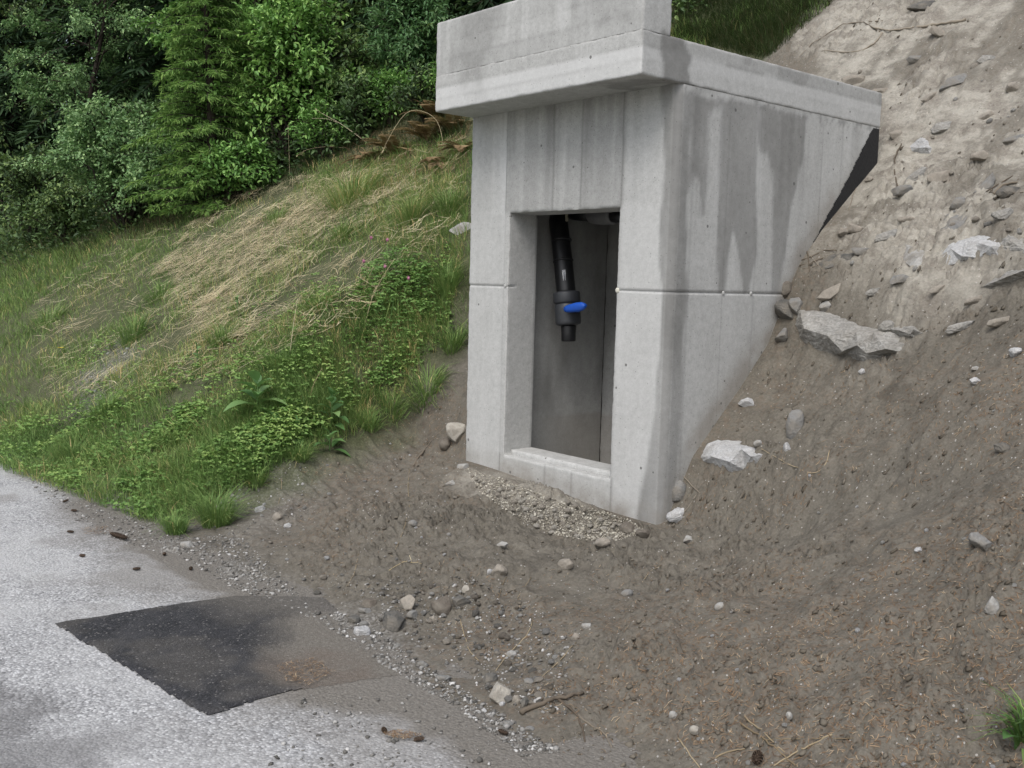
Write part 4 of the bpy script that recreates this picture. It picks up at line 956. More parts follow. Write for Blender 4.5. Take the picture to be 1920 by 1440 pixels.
# grit nobody could count
def tail(rs, n, s0, s1): return s0*(s1/s0)**(rs.random(n)**2.6)
def pebbles(name, pts, s0, s1, mat, label, cat, seed, sub=1, flat=.6, sink=.2):
    rs = np.random.default_rng(seed); v, f = ICO[sub]; n = len(pts); m = len(v)
    sz = tail(rs, n, s0, s1); sc = sz[:, None]*np.stack([np.ones(n), rs.uniform(.6, 1, n), rs.uniform(.3, .7, n)*flat/.6], -1)
    V = v[None]*(1+.36*rs.normal(size=(n, m)))[..., None]*sc[:, None]
    a = rs.uniform(0, 6.28, n); c, s = np.cos(a)[:, None], np.sin(a)[:, None]
    X = V[..., 0]*c-V[..., 1]*s; Y = V[..., 0]*s+V[..., 1]*c
    e = .1; sx = (height(pts[:, 0]+e, pts[:, 1], HB)-height(pts[:, 0]-e, pts[:, 1], HB))/(2*e); sy = (height(pts[:, 0], pts[:, 1]+e, HB)-height(pts[:, 0], pts[:, 1]-e, HB))/(2*e)
    Z = V[..., 2]+X*sx[:, None]+Y*sy[:, None]+sc[:, 2:3]*(1-2*sink)
    W = np.stack([X+pts[:, :1], Y+pts[:, 1:2], Z+pts[:, 2:3]], -1).reshape(-1, 3)
    F = (f[None]+(np.arange(n)*m)[:, None, None]).reshape(-1, 3)
    o = mesh_np(name, W, [F], MT[mat], attrs={'rnd': np.repeat(rs.random(n), m)}); return tag(o, label, cat, kind='stuff')
def clear(P): return P[~((P[:, 0] > -1.96) & (P[:, 0] < .04) & (P[:, 1] > -.03) & (P[:, 1] < 2.2))]
gpts = np.concatenate([clear(Gn(*in_px(L, n, s).T)) for L, n, s in (
    ([(330, 1010), (440, 1000), (560, 1110), (700, 1180), (800, 1250), (930, 1330), (1050, 1410), (980, 1420), (860, 1330), (720, 1250), (640, 1190), (560, 1150), (430, 1100), (330, 1040)], 3000, 1),
    ([(300, 1000), (400, 880), (560, 850), (600, 920), (520, 1080), (420, 1090)], 420, 2),
    ([(600, 1080), (900, 1080), (1080, 1180), (1060, 1340), (960, 1330), (780, 1210)], 1300, 3),
    ([(60, 880), (140, 930), (330, 1010), (300, 1040), (180, 1000), (60, 920)], 1000, 4),
    ([(150, 650), (250, 640), (250, 760), (150, 790)], 160, 6),
    ([(560, 1300), (760, 1300), (1020, 1410), (1000, 1440), (500, 1440)], 260, 7))])
pebbles('gravel', gpts, .0026, .013, 'pebble', 'loose grey gravel along the foot of the slope and road edge', 'gravel', 21)
hpts = clear(Gn(*in_px(hp_, 3600, 8).T)); pebbles('gravel', hpts, .0028, .010, 'chip', 'sandy gravel heaped below the door sill', 'gravel', 22)
cpts = clear(Gn(*in_px([(640, 860), (860, 700), (880, 1010), (1230, 1010), (1330, 870), (1500, 600), (1920, 560), (1920, 1440), (1080, 1440), (960, 1250), (560, 1080), (470, 980)], 3200, 9).T))
pebbles('crumbs', cpts, .0025, .014, 'clod', 'crumbs of brown soil lying all over the bare dirt', 'soil crumbs', 23)
spts = clear(Gn(*in_px([(1440, 110), (1600, 0), (1920, 0), (1920, 560), (1700, 600), (1480, 560), (1660, 200)], 260, 10).T))
pebbles('sand_grit', spts, .0028, .016, 'clod', 'brown crumbs and grit on the sandy slope', 'grit', 24)
wpts = clear(Gn(*in_px([(640, 860), (870, 760), (1250, 1030), (1920, 700), (1920, 1440), (1100, 1440), (560, 1080)], 1500, 19).T))
pebbles('white_grit', wpts, .0018, .0045, 'pebble', 'tiny pale grit sprinkled over the brown dirt', 'grit', 25)

# ------------------------------------------------------------------ needles and stems on the ground
def strips(name, P, az_, pitch, L, Wd, mat, label, cat, seed, lift=.002, curl=.15):
    """thin flat needles lying on the ground"""
    n = len(P); rs = np.random.default_rng(seed)
    e = .06; sx = (height(P[:, 0]+e, P[:, 1])-height(P[:, 0]-e, P[:, 1]))/(2*e); sy = (height(P[:, 0], P[:, 1]+e)-height(P[:, 0], P[:, 1]-e))/(2*e)
    dx, dy = np.cos(az_), np.sin(az_); D = np.stack([dx, dy, dx*sx+dy*sy+np.tan(pitch)], -1); D /= np.linalg.norm(D, axis=1)[:, None]
    N = np.stack([-sx, -sy, np.ones(n)], -1); N /= np.linalg.norm(N, axis=1)[:, None]; S = np.cross(D, N); S /= np.linalg.norm(S, axis=1)[:, None]
    b = P+N*lift-D*L[:, None]*.5; t = P+N*lift+D*L[:, None]*.5; mdl = P+N*(lift+.3*Wd)[:, None]+S*(curl*L*rs.normal(size=n))[:, None]
    w2 = Wd[:, None]*.5
    V = np.stack([b-S*w2, b+S*w2, mdl+S*w2*1.1+N*w2, mdl-S*w2*1.1+N*w2, t+S*w2*.5, t-S*w2*.5], 1).reshape(-1, 3)
    i = (np.arange(n)*6)[:, None]; q = np.concatenate([i+np.array([[0, 1, 2, 3]]), i+np.array([[3, 2, 4, 5]])])
    o = mesh_np(name, V, [q], MT[mat], attrs={'rnd': np.repeat(rs.random(n), 6)}); return tag(o, label, cat, kind='stuff') if label else o
nd = clear(Gn(*in_px([(560, 880), (860, 720), (880, 1010), (1240, 1030), (1500, 690), (1920, 620), (1920, 1440), (1060, 1440), (960, 1250), (560, 1080)], 14000, 31).T))
keepn = fbm2(nd[:, 0]*1.9, nd[:, 1]*1.9, 91, 4)+.25*rng.normal(size=len(nd)) > -.12; nd = nd[keepn]
n = len(nd); rs = np.random.default_rng(32)
strips('needle_litter', nd, rs.uniform(0, 6.28, n), rs.normal(0, .08, n), rs.uniform(.010, .034, n), rs.uniform(.0012, .0028, n), 'needle', 'reddish larch needle litter strewn over the brown dirt', 'needle litter', 33)
rp = np.concatenate([Gn(*in_px([(520, 1250), (590, 1238), (630, 1265), (580, 1290), (530, 1280)], 260, 34).T), Gn(*in_px([(718, 1380), (750, 1374), (792, 1384), (760, 1391), (735, 1388)], 150, 35).T), Gn(*in_px([(150, 992), (200, 990), (215, 1003), (160, 1008)], 160, 36).T)])
n = len(rp); strips('needle_litter', rp, rs.uniform(0, 6.28, n), rs.normal(0, .1, n), rs.uniform(.010, .03, n), rs.uniform(.0014, .003, n), 'needle', 'small heaps of rusty needles on the asphalt', 'needle litter', 37, lift=.014)

def line_on_ground(L, lift=.008):
    out = []
    for a, b in zip(L[:-1], L[1:]):
        k = max(2, int(math.hypot(b[0]-a[0], b[1]-a[1])/8))
        for t in np.linspace(0, 1, k, endpoint=False): out.append((a[0]+(b[0]-a[0])*t, a[1]+(b[1]-a[1])*t))
    out.append(L[-1]); P = np.array([G(*p) for p in out]); Q = P.copy()
    for _ in range(3): Q[1:-1] = (Q[:-2]+Q[1:-1]*2+Q[2:])/4
    Q[:, 2] = np.maximum(Q[:, 2], P[:, 2])+lift
    return Q
def stick(name, lines, label, cat, mat='twig', seed=0, knots=0.0):
    mb = MB(); rs = np.random.default_rng(seed)
    o0 = None
    for L, r0_, r1_ in lines:
        Q = line_on_ground(L, lift=r0_*.8)
        if o0 is None: o0 = Q[0].copy()
        Q += rs.normal(0, r0_*.35, Q.shape)
        rad = np.linspace(r0_, r1_, len(Q))*(1+knots*rs.normal(0, .5, len(Q)).clip(-.6, 1.2)); mb.tube(Q, rad, 6)
    o = mb.build(name, MT[mat], None, True, origin=o0); o.location = o0; return tag(o, label, cat)
stick('forked_branch', [([(975, 1342), (1010, 1325), (1050, 1312), (1095, 1302)], .011, .006), ([(1045, 1312), (1075, 1335), (1090, 1355), (1096, 1392)], .006, .003), ([(1078, 1340), (1110, 1362), (1130, 1370), (1148, 1402)], .0035, .002)], 'grey forked dead branch on the dirt at the road edge', 'branch', 'twig', 1, .25)
stick('straw_stalk', [([(1378, 1352), (1430, 1385), (1450, 1402), (1492, 1438)], .0035, .0028), ([(1395, 1345), (1435, 1378), (1470, 1412)], .003, .002)], 'two joined pale dry stems slanting down at the bottom edge', 'stem', 'stem', 2)
stick('straw_stalk', [([(1560, 1378), (1500, 1408), (1450, 1438)], .0032, .0024)], 'pale dry stem crossing the slanting pair at the bottom edge', 'stem', 'stem', 3)
stick('straw_stalk', [([(1430, 1388), (1500, 1386), (1600, 1385)], .0022, .0014)], 'thin dry stem lying level above the crossing stems', 'stem', 'stem', 4)
stick('straw_stalk', [([(1272, 1385), (1290, 1412), (1312, 1440)], .003, .002)], 'short dry stem at the bottom edge left of the crossing stems', 'stem', 'stem', 5)
stick('straw_stalk', [([(1340, 1422), (1365, 1410), (1398, 1405)], .003, .002)], 'curved dry stem near the bottom edge below the pebbles', 'stem', 'stem', 6)
stick('straw_stalk', [([(1080, 1205), (1050, 1240), (1016, 1270)], .0024, .0016)], 'straight thin stem running down from the tan pebble', 'stem', 'stem', 7)
stick('straw_stalk', [([(864, 1162), (870, 1195), (880, 1225), (898, 1240)], .003, .002)], 'bent pale stem on the stony dirt above the black gravel', 'stem', 'stem', 8)
stick('straw_stalk', [([(998, 1165), (992, 1190), (950, 1230), (930, 1258)], .0026, .0018)], 'long bent stem above the large cream block', 'stem', 'stem', 9)
stick('straw_stalk', [([(768, 880), (764, 920), (770, 950), (755, 1000), (742, 1030)], .0026, .0018)], 'long dry stalk lying down the dirt left of the doorway', 'stem', 'stem', 10)
stick('straw_stalk', [([(524, 880), (530, 910), (522, 945)], .0022, .0016)], 'short dry stalk near the rounded tan stone', 'stem', 'stem', 11)
stick('straw_stalk', [([(672, 1040), (664, 1080), (650, 1100)], .0026, .0016)], 'dry stalk low on the dirt fan above the gravel', 'stem', 'stem', 12)
stick('straw_stalk', [([(730, 1070), (755, 1052), (790, 1058)], .0024, .0014), ([(768, 1042), (772, 1056)], .002, .001)], 'curled straw wisp on the dirt fan', 'stem', 'straw', 13)
stick('straw_stalk', [([(950, 1082), (938, 1105), (935, 1122)], .002, .0014)], 'little dry stem under the rounded greyish tan stone', 'stem', 'stem', 14)
stick('straw_stalk', [([(996, 1083), (985, 1100), (970, 1122)], .002, .0014)], 'little dry stem right of the rounded greyish tan stone', 'stem', 'stem', 15)
stick('straw_stalk', [([(1240, 1060), (1215, 1075), (1204, 1092)], .002, .0014)], 'little dry stem on the soil beside the smooth oval stone', 'stem', 'stem', 16)
stick('straw_stalk', [([(1555, 845), (1552, 870), (1530, 892), (1480, 872), (1420, 838)], .0026, .0016)], 'curved dry stem right of the flat whitish slab', 'stem', 'stem', 17)
stick('root', [([(1256, 985), (1285, 960), (1306, 928)], .003, .002)], 'thin root end poking out by the front corner', 'root', 'twig', 18)
stick('root', [([(1268, 878), (1290, 905), (1312, 925)], .0045, .003)], 'reddish root beside the rounded stone at the side wall', 'root', 'twig', 19)
stick('dead_branch', [([(1810, 40), (1740, 50), (1690, 58), (1660, 62), (1630, 52)], .013, .006), ([(1655, 62), (1640, 85), (1600, 100), (1540, 96)], .007, .004), ([(1650, 60), (1618, 42)], .007, .004), ([(1655, 40), (1580, 46), (1520, 85), (1490, 118)], .006, .003)], 'dark forked dead branch lying on the upper sandy slope', 'branch', 'twig', 20, .5)
stick('root', [([(1690, 270), (1676, 300), (1678, 340), (1690, 365)], .006, .004)], 'dry root hanging down the sand by the wall end', 'root', 'twig', 21, .2)
stick('root', [([(1612, 340), (1600, 360), (1592, 395)], .004, .003)], 'thin root along the black coated wall edge', 'root', 'twig', 22)
rp_ = [([(1580, 470), (1545, 470), (1505, 490), (1430, 498)], .004, .0015), ([(1520, 480), (1535, 500), (1545, 510)], .004, .003), ([(1500, 500), (1530, 490), (1560, 478)], .005, .002), ([(1512, 470), (1520, 500), (1515, 520)], .005, .003), ([(1505, 505), (1535, 498)], .004, .003)]
stick('root_tangle', rp_, 'tangle of dry roots sticking out against the side wall', 'roots', 'twig', 23, .3)
stick('root_tangle', [([(1862, 365), (1880, 350), (1905, 345), (1925, 340)], .009, .006), ([(1858, 362), (1885, 368), (1920, 362)], .007, .004), ([(1868, 372), (1895, 355)], .005, .003), ([(1850, 360), (1870, 348), (1900, 330)], .004, .003)], 'tangle of dark roots over a hollow at the right edge', 'roots', 'twig', 24, .3)
rk = rock(1893, 358, 52, 26, 'dark_rock', 'dark lump standing in for the shaded hollow under the roots at the right edge', 990, sink=.45)  # dark stone added for the shade inside the root hole
stick('dead_leaf_twig', [([(785, 860), (800, 835), (835, 800)], .003, .002), ([(775, 875), (785, 858), (795, 845)], .008, .006)], 'pale dead leaf twig left of the beige block', 'twig', 'twig', 25)
# pine cones
def cone_mesh():
    mb = MB(); rs = np.random.default_rng(5)
    z = np.linspace(-1, 1, 9); mb.tube(np.stack([z*0, z*0, z], -1), np.sqrt(np.maximum(1-z**2, .04))*.42, 8, a=.2)
    for k in range(70):
        h = -0.92+1.84*k/70; th = k*2.39996; r = math.sqrt(max(1-h*h, .05))*.46; c = np.array([math.cos(th), math.sin(th), 0]); t = np.array([-c[1], c[0], 0])
        b = c*r*.75+np.array([0, 0, h]); tip = c*(r+.15)+np.array([0, 0, h+.12]); 
        mb.add([b-t*.12-[0, 0, .06], b+t*.12-[0, 0, .06], tip+t*.10, tip-t*.10, b+[0, 0, .05], tip+c*.02+[0, 0, .06]], [(0, 1, 2, 3), (3, 2, 5, 5)][:1], [(3, 2, 5), (4, 3, 5), (4, 5, 2)], rs.random())
    return mb
cm = cone_mesh().build('pine_cone', MT['cone']); first = True
CONES = [(155, 1043, 11), (308, 1040, 15), (358, 1067, 14), (139, 958, 15), (123, 940, 12), (132, 998, 13), (256, 1068, 12), (720, 1372, 22), (786, 1389, 16), (943, 1376, 18)]
for i, (px, py, wp) in enumerate(CONES):
    wp *= .62
    P = on_plane(px, py+2, 2, 0.0); o = cm if i == 0 else cm.copy()
    if i: COL.objects.link(o)
    s = max(.018, wp/F_PX*dist(P)*.5); o.scale = (s*.9, s*.9, s*1.15); o.location = P+np.array([0, 0, s*.42+.004])
    o.rotation_euler = (R_(90+rng.normal(0, 8)), 0, rng.uniform(0, 6.28))
    tag(o, 'small dark brown cone lying on the pale road surface', 'cone', 'cones lying on the road')
P = on_plane(222, 1010, 2, 0.0)
o = cm.copy(); COL.objects.link(o); o.scale = (.028, .028, .10); o.location = P+np.array([0, 0, .02]); o.rotation_euler = (R_(88), 0, R_(100)); tag(o, 'long reddish brown cone at the gravelly road edge', 'cone')
P = G(1420, 1425); o = cm.copy(); COL.objects.link(o)
o.scale = (.03, .03, .05); o.location = P+np.array([0, 0, .012]); o.rotation_euler = (R_(80), 0, R_(30)); tag(o, 'rusty cone on dirt at the bottom edge beside slanting stems', 'cone')
# ------------------------------------------------------------------ vegetation
def unit(v): return v/(np.linalg.norm(v, axis=-1, keepdims=True)+1e-9)
def blades(P, h, wd, az_, lean, seed, rnd, droop=.35):
    """curved grass blades; returns verts, quads, tris, per vertex value"""
    n = len(P); rs = np.random.default_rng(seed)
    d = np.stack([np.cos(az_), np.sin(az_), np.zeros(n)], -1); s = np.stack([-d[:, 1], d[:, 0], np.zeros(n)], -1)
    tw = rs.normal(0, .6, n)[:, None]; s = unit(s*np.cos(tw)+d*np.sin(tw)*.6)
    up = np.array([0, 0, 1.])
    l = lean[:, None]; hh = h[:, None]; ww = wd[:, None]*.5
    m1 = P+up*hh*.5*np.cos(l)+d*hh*.5*np.sin(l); l2 = np.minimum(l+droop+.4*rs.random((n, 1)), 2.1)
    tip = m1+up*hh*.55*np.cos(l2)+d*hh*.55*np.sin(l2)
    V = np.stack([P-s*ww*.8, P+s*ww*.8, m1+s*ww, m1-s*ww, tip], 1).reshape(-1, 3)
    i = (np.arange(n)*5)[:, None]
    return V, i+np.array([[0, 1, 2, 3]]), i+np.array([[3, 2, 4]]), np.repeat(rnd, 5)
def leaves(P, D, N, L, W, fold=.25):
    """pointed oval leaves folded along the midrib"""
    D = unit(D); S = unit(np.cross(D, N)); N2 = np.cross(S, D); L = L[:, None]; W = W[:, None]*.5
    def pt(t, w, k, sag): return P+D*L*t+S*W*w+N2*(W*k*fold*2-L*sag)
    V = np.stack([pt(0, 0, 0, 0), pt(.30, .95, 1, .0), pt(.68, .80, .8, .05), pt(1, 0, 0, .16), pt(.68, -.80, .8, .05), pt(.30, -.95, 1, .0)], 1).reshape(-1, 3)
    i = (np.arange(len(P))*6)[:, None]
    return V, np.concatenate([i+np.array([[0, 1, 2, 3]]), i+np.array([[0, 3, 4, 5]])])
def rand_dir(rs, n): return unit(rs.normal(size=(n, 3)))

BANK = [(-60, 530), (200, 445), (430, 385), (600, 315), (872, 245), (876, 430), (860, 540), (830, 660), (740, 765), (640, 835), (520, 875), (420, 935), (330, 1000), (230, 965), (120, 925), (-60, 850)]
def grass_field(name, poly, n, seed, h0, h1, mat, label, bias=0.0, wmul=1.0, clump=.0, border_cut=True, lean=.45, cat='grass'):
    P = clear(Gn(*in_px(poly, n, seed).T)); rs = np.random.default_rng(seed+1)
    d = np.linalg.norm(P-CAM, axis=1)
    if border_cut:
        k = (P[:, 0]-border(P[:, 1])+.35*fbm2(P[:, 0]*2.5, P[:, 1]*2.5, 5, 4)+.1*rs.normal(size=len(P)) < -.12); P = P[k]; d = d[k]
    cl = fbm2(P[:, 0]*1.9, P[:, 1]*1.9, seed, 4)
    if clump: k = cl+clump*rs.normal(size=len(P)) > -.12; P = P[k]; d = d[k]; cl = cl[k]
    m = len(P); big = fbm2(P[:, 0]*.9, P[:, 1]*1.1, seed+7, 4)
    h = rs.uniform(h0, h1, m)*(1+.7*cl); w_ = np.maximum(.0032, d*.00042)*wmul*rs.uniform(.7, 1.3, m)
    az_ = np.where(rs.random(m) < .6, rs.normal(-1.57, .9, m), rs.uniform(0, 6.28, m)); ln = np.abs(rs.normal(lean, .35, m))
    rnd = np.clip(.34+.5*big+.22*rs.normal(size=m)+bias, 0, 1)
    V, q, t, a = blades(P, h, w_, az_, ln, seed+2, rnd)
    o = mesh_np(name, V, [q, t], MT[mat], attrs={'rnd': a}); return tag(o, label, cat, kind='stuff')
grass_field('grass', BANK, 70000, 41, .05, .15, 'grass', 'short mixed green grass growing over the left bank', bias=.10, clump=.25)
grass_field('grass', [(-60, 860), (120, 925), (230, 965), (330, 1000), (420, 940), (520, 880), (620, 820), (740, 720), (840, 640), (840, 560), (640, 590), (420, 680), (240, 760), (-60, 760)], 32000, 43, .06, .17, 'grass', 'lush green grass along the lower edge of the left bank', bias=-.02, clump=.22)
grass_field('grass', [(560, 320), (870, 250), (876, 420), (800, 480), (700, 460), (600, 400)], 7000, 44, .06, .20, 'grass', 'longer grass beside the upper left wall', bias=.0, clump=.3)
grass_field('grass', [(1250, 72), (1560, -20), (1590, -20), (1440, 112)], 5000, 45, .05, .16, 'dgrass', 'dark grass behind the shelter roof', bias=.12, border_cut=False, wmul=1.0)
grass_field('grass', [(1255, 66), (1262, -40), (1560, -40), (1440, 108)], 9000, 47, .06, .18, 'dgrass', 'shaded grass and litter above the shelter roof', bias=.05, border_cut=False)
grass_field('grass', [(1360, 70), (1400, 10), (1500, -10), (1560, 10), (1430, 105)], 900, 46, .06, .15, 'grass', 'green grass behind the shelter roof', bias=.05, border_cut=False)
# the same grass where the shelter or the frame edge hides the bank from here
def grass_xy(x0, x1, y0, y1, n, seed, h0, h1, mat, label, bias=0.0, cut=True):
    rs = np.random.default_rng(seed); x = rs.uniform(x0, x1, n); y = rs.uniform(y0, y1, n)
    k = ~((x > -1.96) & (x < .04) & (y > -.03) & (y < 2.2)) & (y > -2.15)
    if cut: k &= (x-border(y)+.35*fbm2(x*2.5, y*2.5, 5, 4) < -.12)
    x, y = x[k], y[k]; P = np.stack([x, y, height(x, y)], -1); m = len(P); cl = fbm2(x*1.9, y*1.9, seed, 4)
    V, q, t, a = blades(P, rs.uniform(h0, h1, m)*(1+.7*cl), np.maximum(.004, np.linalg.norm(P-CAM, axis=1)*.00045), rs.normal(-1.57, 1.1, m), np.abs(rs.normal(.5, .35, m)), seed, np.clip(.38+.5*fbm2(x*.9, y*1.1, seed+7, 4)+.22*rs.normal(size=m)+bias, 0, 1))
    tag(mesh_np('grass', V, [q, t], MT[mat], attrs={'rnd': a}), label, 'grass', kind='stuff')
grass_xy(-5.2, -1.9, .6, 4.6, 16000, 81, .06, .18, 'grass', 'grass on the bank behind the left wall of the shelter', .05)
grass_xy(-4.5, -1.7, 2.2, 6.5, 7000, 83, .06, .18, 'dgrass', 'shaded grass up the hill behind the shelter', .1, False)
grass_xy(-26, -12, -2.1, 2.2, 16000, 82, .08, .22, 'grass', 'grass on the bank farther along the road', .0)
# straw lying down the slope
STRAW = [(370, 400), (450, 345), (600, 335), (720, 325), (800, 365), (790, 430), (690, 500), (600, 570), (470, 650), (340, 620), (290, 520), (350, 440)]
sp = clear(Gn(*in_px(STRAW, 12000, 51).T)); sp2 = clear(Gn(*in_px([(60, 560), (400, 380), (870, 260), (870, 420), (640, 620), (420, 720), (100, 760)], 2600, 52).T)); rs = np.random.default_rng(53)
kk = fbm2(sp[:, 0]*1.7, sp[:, 1]*1.7, 3, 5)*1.5+.22*rs.normal(size=len(sp)) > .4*sst(-.35, .1, in_poly(sp[:, 0], sp[:, 1], gpoly(STRAW))); sp = np.concatenate([sp[kk], sp2]); n = len(sp)
dd_ = np.linalg.norm(sp-CAM, axis=1)
strips('straw', sp, rs.normal(-1.75, .5, n), rs.normal(.12, .18, n), rs.uniform(.05, .26, n), np.maximum(.0030, dd_*.00032)*rs.uniform(.6, 1.3, n), 'straw', 'pale dry straw lying down the grassy bank', 'straw', 54, lift=.075, curl=.09)
m_ = 1700; V, q, t, a = blades(sp[:m_], rs.uniform(.05, .16, m_), np.full(m_, .0045), rs.normal(-1.6, .8, m_), np.abs(rs.normal(.8, .4, m_)), 55, rs.random(m_))
tag(mesh_np('straw', V, [q, t], MT['straw'], attrs={'rnd': a}), 'bent tufts of dry straw on the grassy bank', 'straw', kind='stuff')
sp = Gn(*in_px([(600, 320), (700, 250), (880, 215), (884, 330), (780, 330), (680, 335)], 1500, 56).T); n = len(sp); rs = np.random.default_rng(57)
strips('dead_stalks', sp, rs.normal(-1.7, .7, n), rs.normal(.2, .3, n), rs.uniform(.06, .25, n), rs.uniform(.004, .006, n), 'dryfern', 'brown dead stalks matted below the shrubs', 'dead stalks', 58, lift=.03)
# leafy ground cover: small rounded three part leaves
def cover(poly, n, seed, size, hmax, label, cut=True, clump=.3, mat='clover', thresh=-.05):
    P = clear(Gn(*in_px(poly, n, seed).T)); rs = np.random.default_rng(seed)
    if cut: P = P[P[:, 0]-border(P[:, 1])+.3*fbm2(P[:, 0]*2.5, P[:, 1]*2.5, 5, 4) < -.05]
    cl = fbm2(P[:, 0]*2.1, P[:, 1]*2.1, seed+3, 4); k = cl+clump*rs.normal(size=len(P)) > thresh; P = P[k]; cl = cl[k]; n = len(P)
    c = P+np.stack([np.zeros(n), np.zeros(n), rs.uniform(.02, hmax, n)*(1+cl)], -1); th = rs.uniform(0, 6.28, n); Vs = []; Qs = []; A = []; off = 0
    nn = unit(np.stack([rs.normal(0, .35, n), rs.normal(-.25, .35, n), np.ones(n)], -1)); rv = np.clip(.45+.5*cl+.25*rs.normal(size=n), 0, 1)
    for j in range(3):
        D = np.stack([np.cos(th+j*2.1), np.sin(th+j*2.1), rs.normal(0, .2, n)], -1); L = size*rs.uniform(.45, 1.5, n)
        v, q = leaves(c, D, nn, L, L*.75); Vs.append(v); Qs.append(q+off); off += len(v); A.append(np.repeat(rv, 6))
    tag(mesh_np('ground_cover', np.concatenate(Vs), [np.concatenate(Qs)], MT[mat], attrs={'rnd': np.concatenate(A)}), label, 'ground cover', kind='stuff')
cover([(-60, 850), (-20, 800), (120, 800), (260, 760), (400, 770), (520, 760), (620, 810), (520, 870), (420, 930), (320, 995), (230, 965), (120, 925)], 9000, 61, .026, .09, 'low bright green clover covering the foot of the bank')
cover([(-60, 760), (240, 620), (480, 560), (840, 430), (850, 600), (760, 740), (620, 800), (300, 780), (60, 820)], 7000, 62, .024, .10, 'patches of leafy weeds among the grass of the bank', clump=.22, thresh=.30)
cover([(640, 560), (840, 500), (850, 640), (740, 740), (640, 760)], 2600, 63, .024, .10, 'green leafy weeds by the bare soil edge', clump=.25, thresh=.2)

def tuft(px, py, wpx, hpx, n, label, seed, mat='grass', bias=0.0, lean=.55, group=None, droop=.6, wd=.004):
    P0 = G(px, py); d = dist(P0); r = wpx/F_PX*d/2; h = hpx/F_PX*d; rs = np.random.default_rng(seed)
    th = rs.uniform(0, 6.28, n); rr_ = r*.45*np.sqrt(rs.random(n)); x = P0[0]+rr_*np.cos(th); y = P0[1]+rr_*np.sin(th)
    P = np.stack([x, y, height(x, y)], -1); az_ = th+rs.normal(0, .5, n); 
    V, q, t, a = blades(P, h*rs.uniform(.55, 1.15, n), np.maximum(wd, d*.00040)*rs.uniform(.7, 1.3, n), az_, np.abs(rs.normal(lean, .3, n))*(.4+rr_/(r*.45+1e-6)*.6), seed, np.clip(.35+bias+.25*rs.normal(size=n), 0, 1), droop)
    o = mesh_np('grass_tuft', V-P0, [q, t], MT[mat], attrs={'rnd': a}); o.location = P0; return tag(o, label, 'grass tuft', group)
tuft(405, 985, 110, 90, 420, 'bright green grass tuft at the tip of the bank by the road', 1, bias=-.05)
tuft(330, 1000, 80, 50, 260, 'low green grass tuft beside the gravel left of the tip tuft', 2, bias=-.1)
tuft(660, 385, 150, 110, 700, 'large pale green tuft below the shrubs on the upper bank', 3, bias=.22, lean=.8)
tuft(770, 410, 90, 70, 380, 'yellow green tuft right of the straw patch', 4, bias=.2)
tuft(840, 400, 90, 70, 340, 'green tuft against the left wall of the shelter', 5)
tuft(640, 450, 70, 50, 240, 'small bright tuft in the straw', 6, bias=.05)
tuft(800, 740, 110, 70, 460, 'hanging grass tuft at the edge above the bare soil', 7, lean=1.0, bias=.02)
tuft(840, 545, 80, 80, 300, 'grass tuft at the wall above the bare soil', 8)
tuft(250, 640, 90, 70, 340, 'dark green tuft in the middle of the bank', 9, bias=-.15)
tuft(600, 580, 110, 60, 360, 'arching fine tuft below the straw', 10, lean=.9, bias=.02)
tuft(200, 780, 90, 60, 300, 'green tuft beside the whitish stones of the bank', 11, bias=-.1)
tuft(1925, 1375, 90, 110, 130, 'green grass tuft at the lower right edge of the slope', 12, bias=-.25, lean=.8, wd=.006)
tuft(520, 425, 60, 50, 180, 'thin green tuft at the upper left of the straw', 13, bias=.05)
tuft(140, 870, 90, 60, 300, 'leafy tuft low on the bank near the road', 14, bias=-.12)

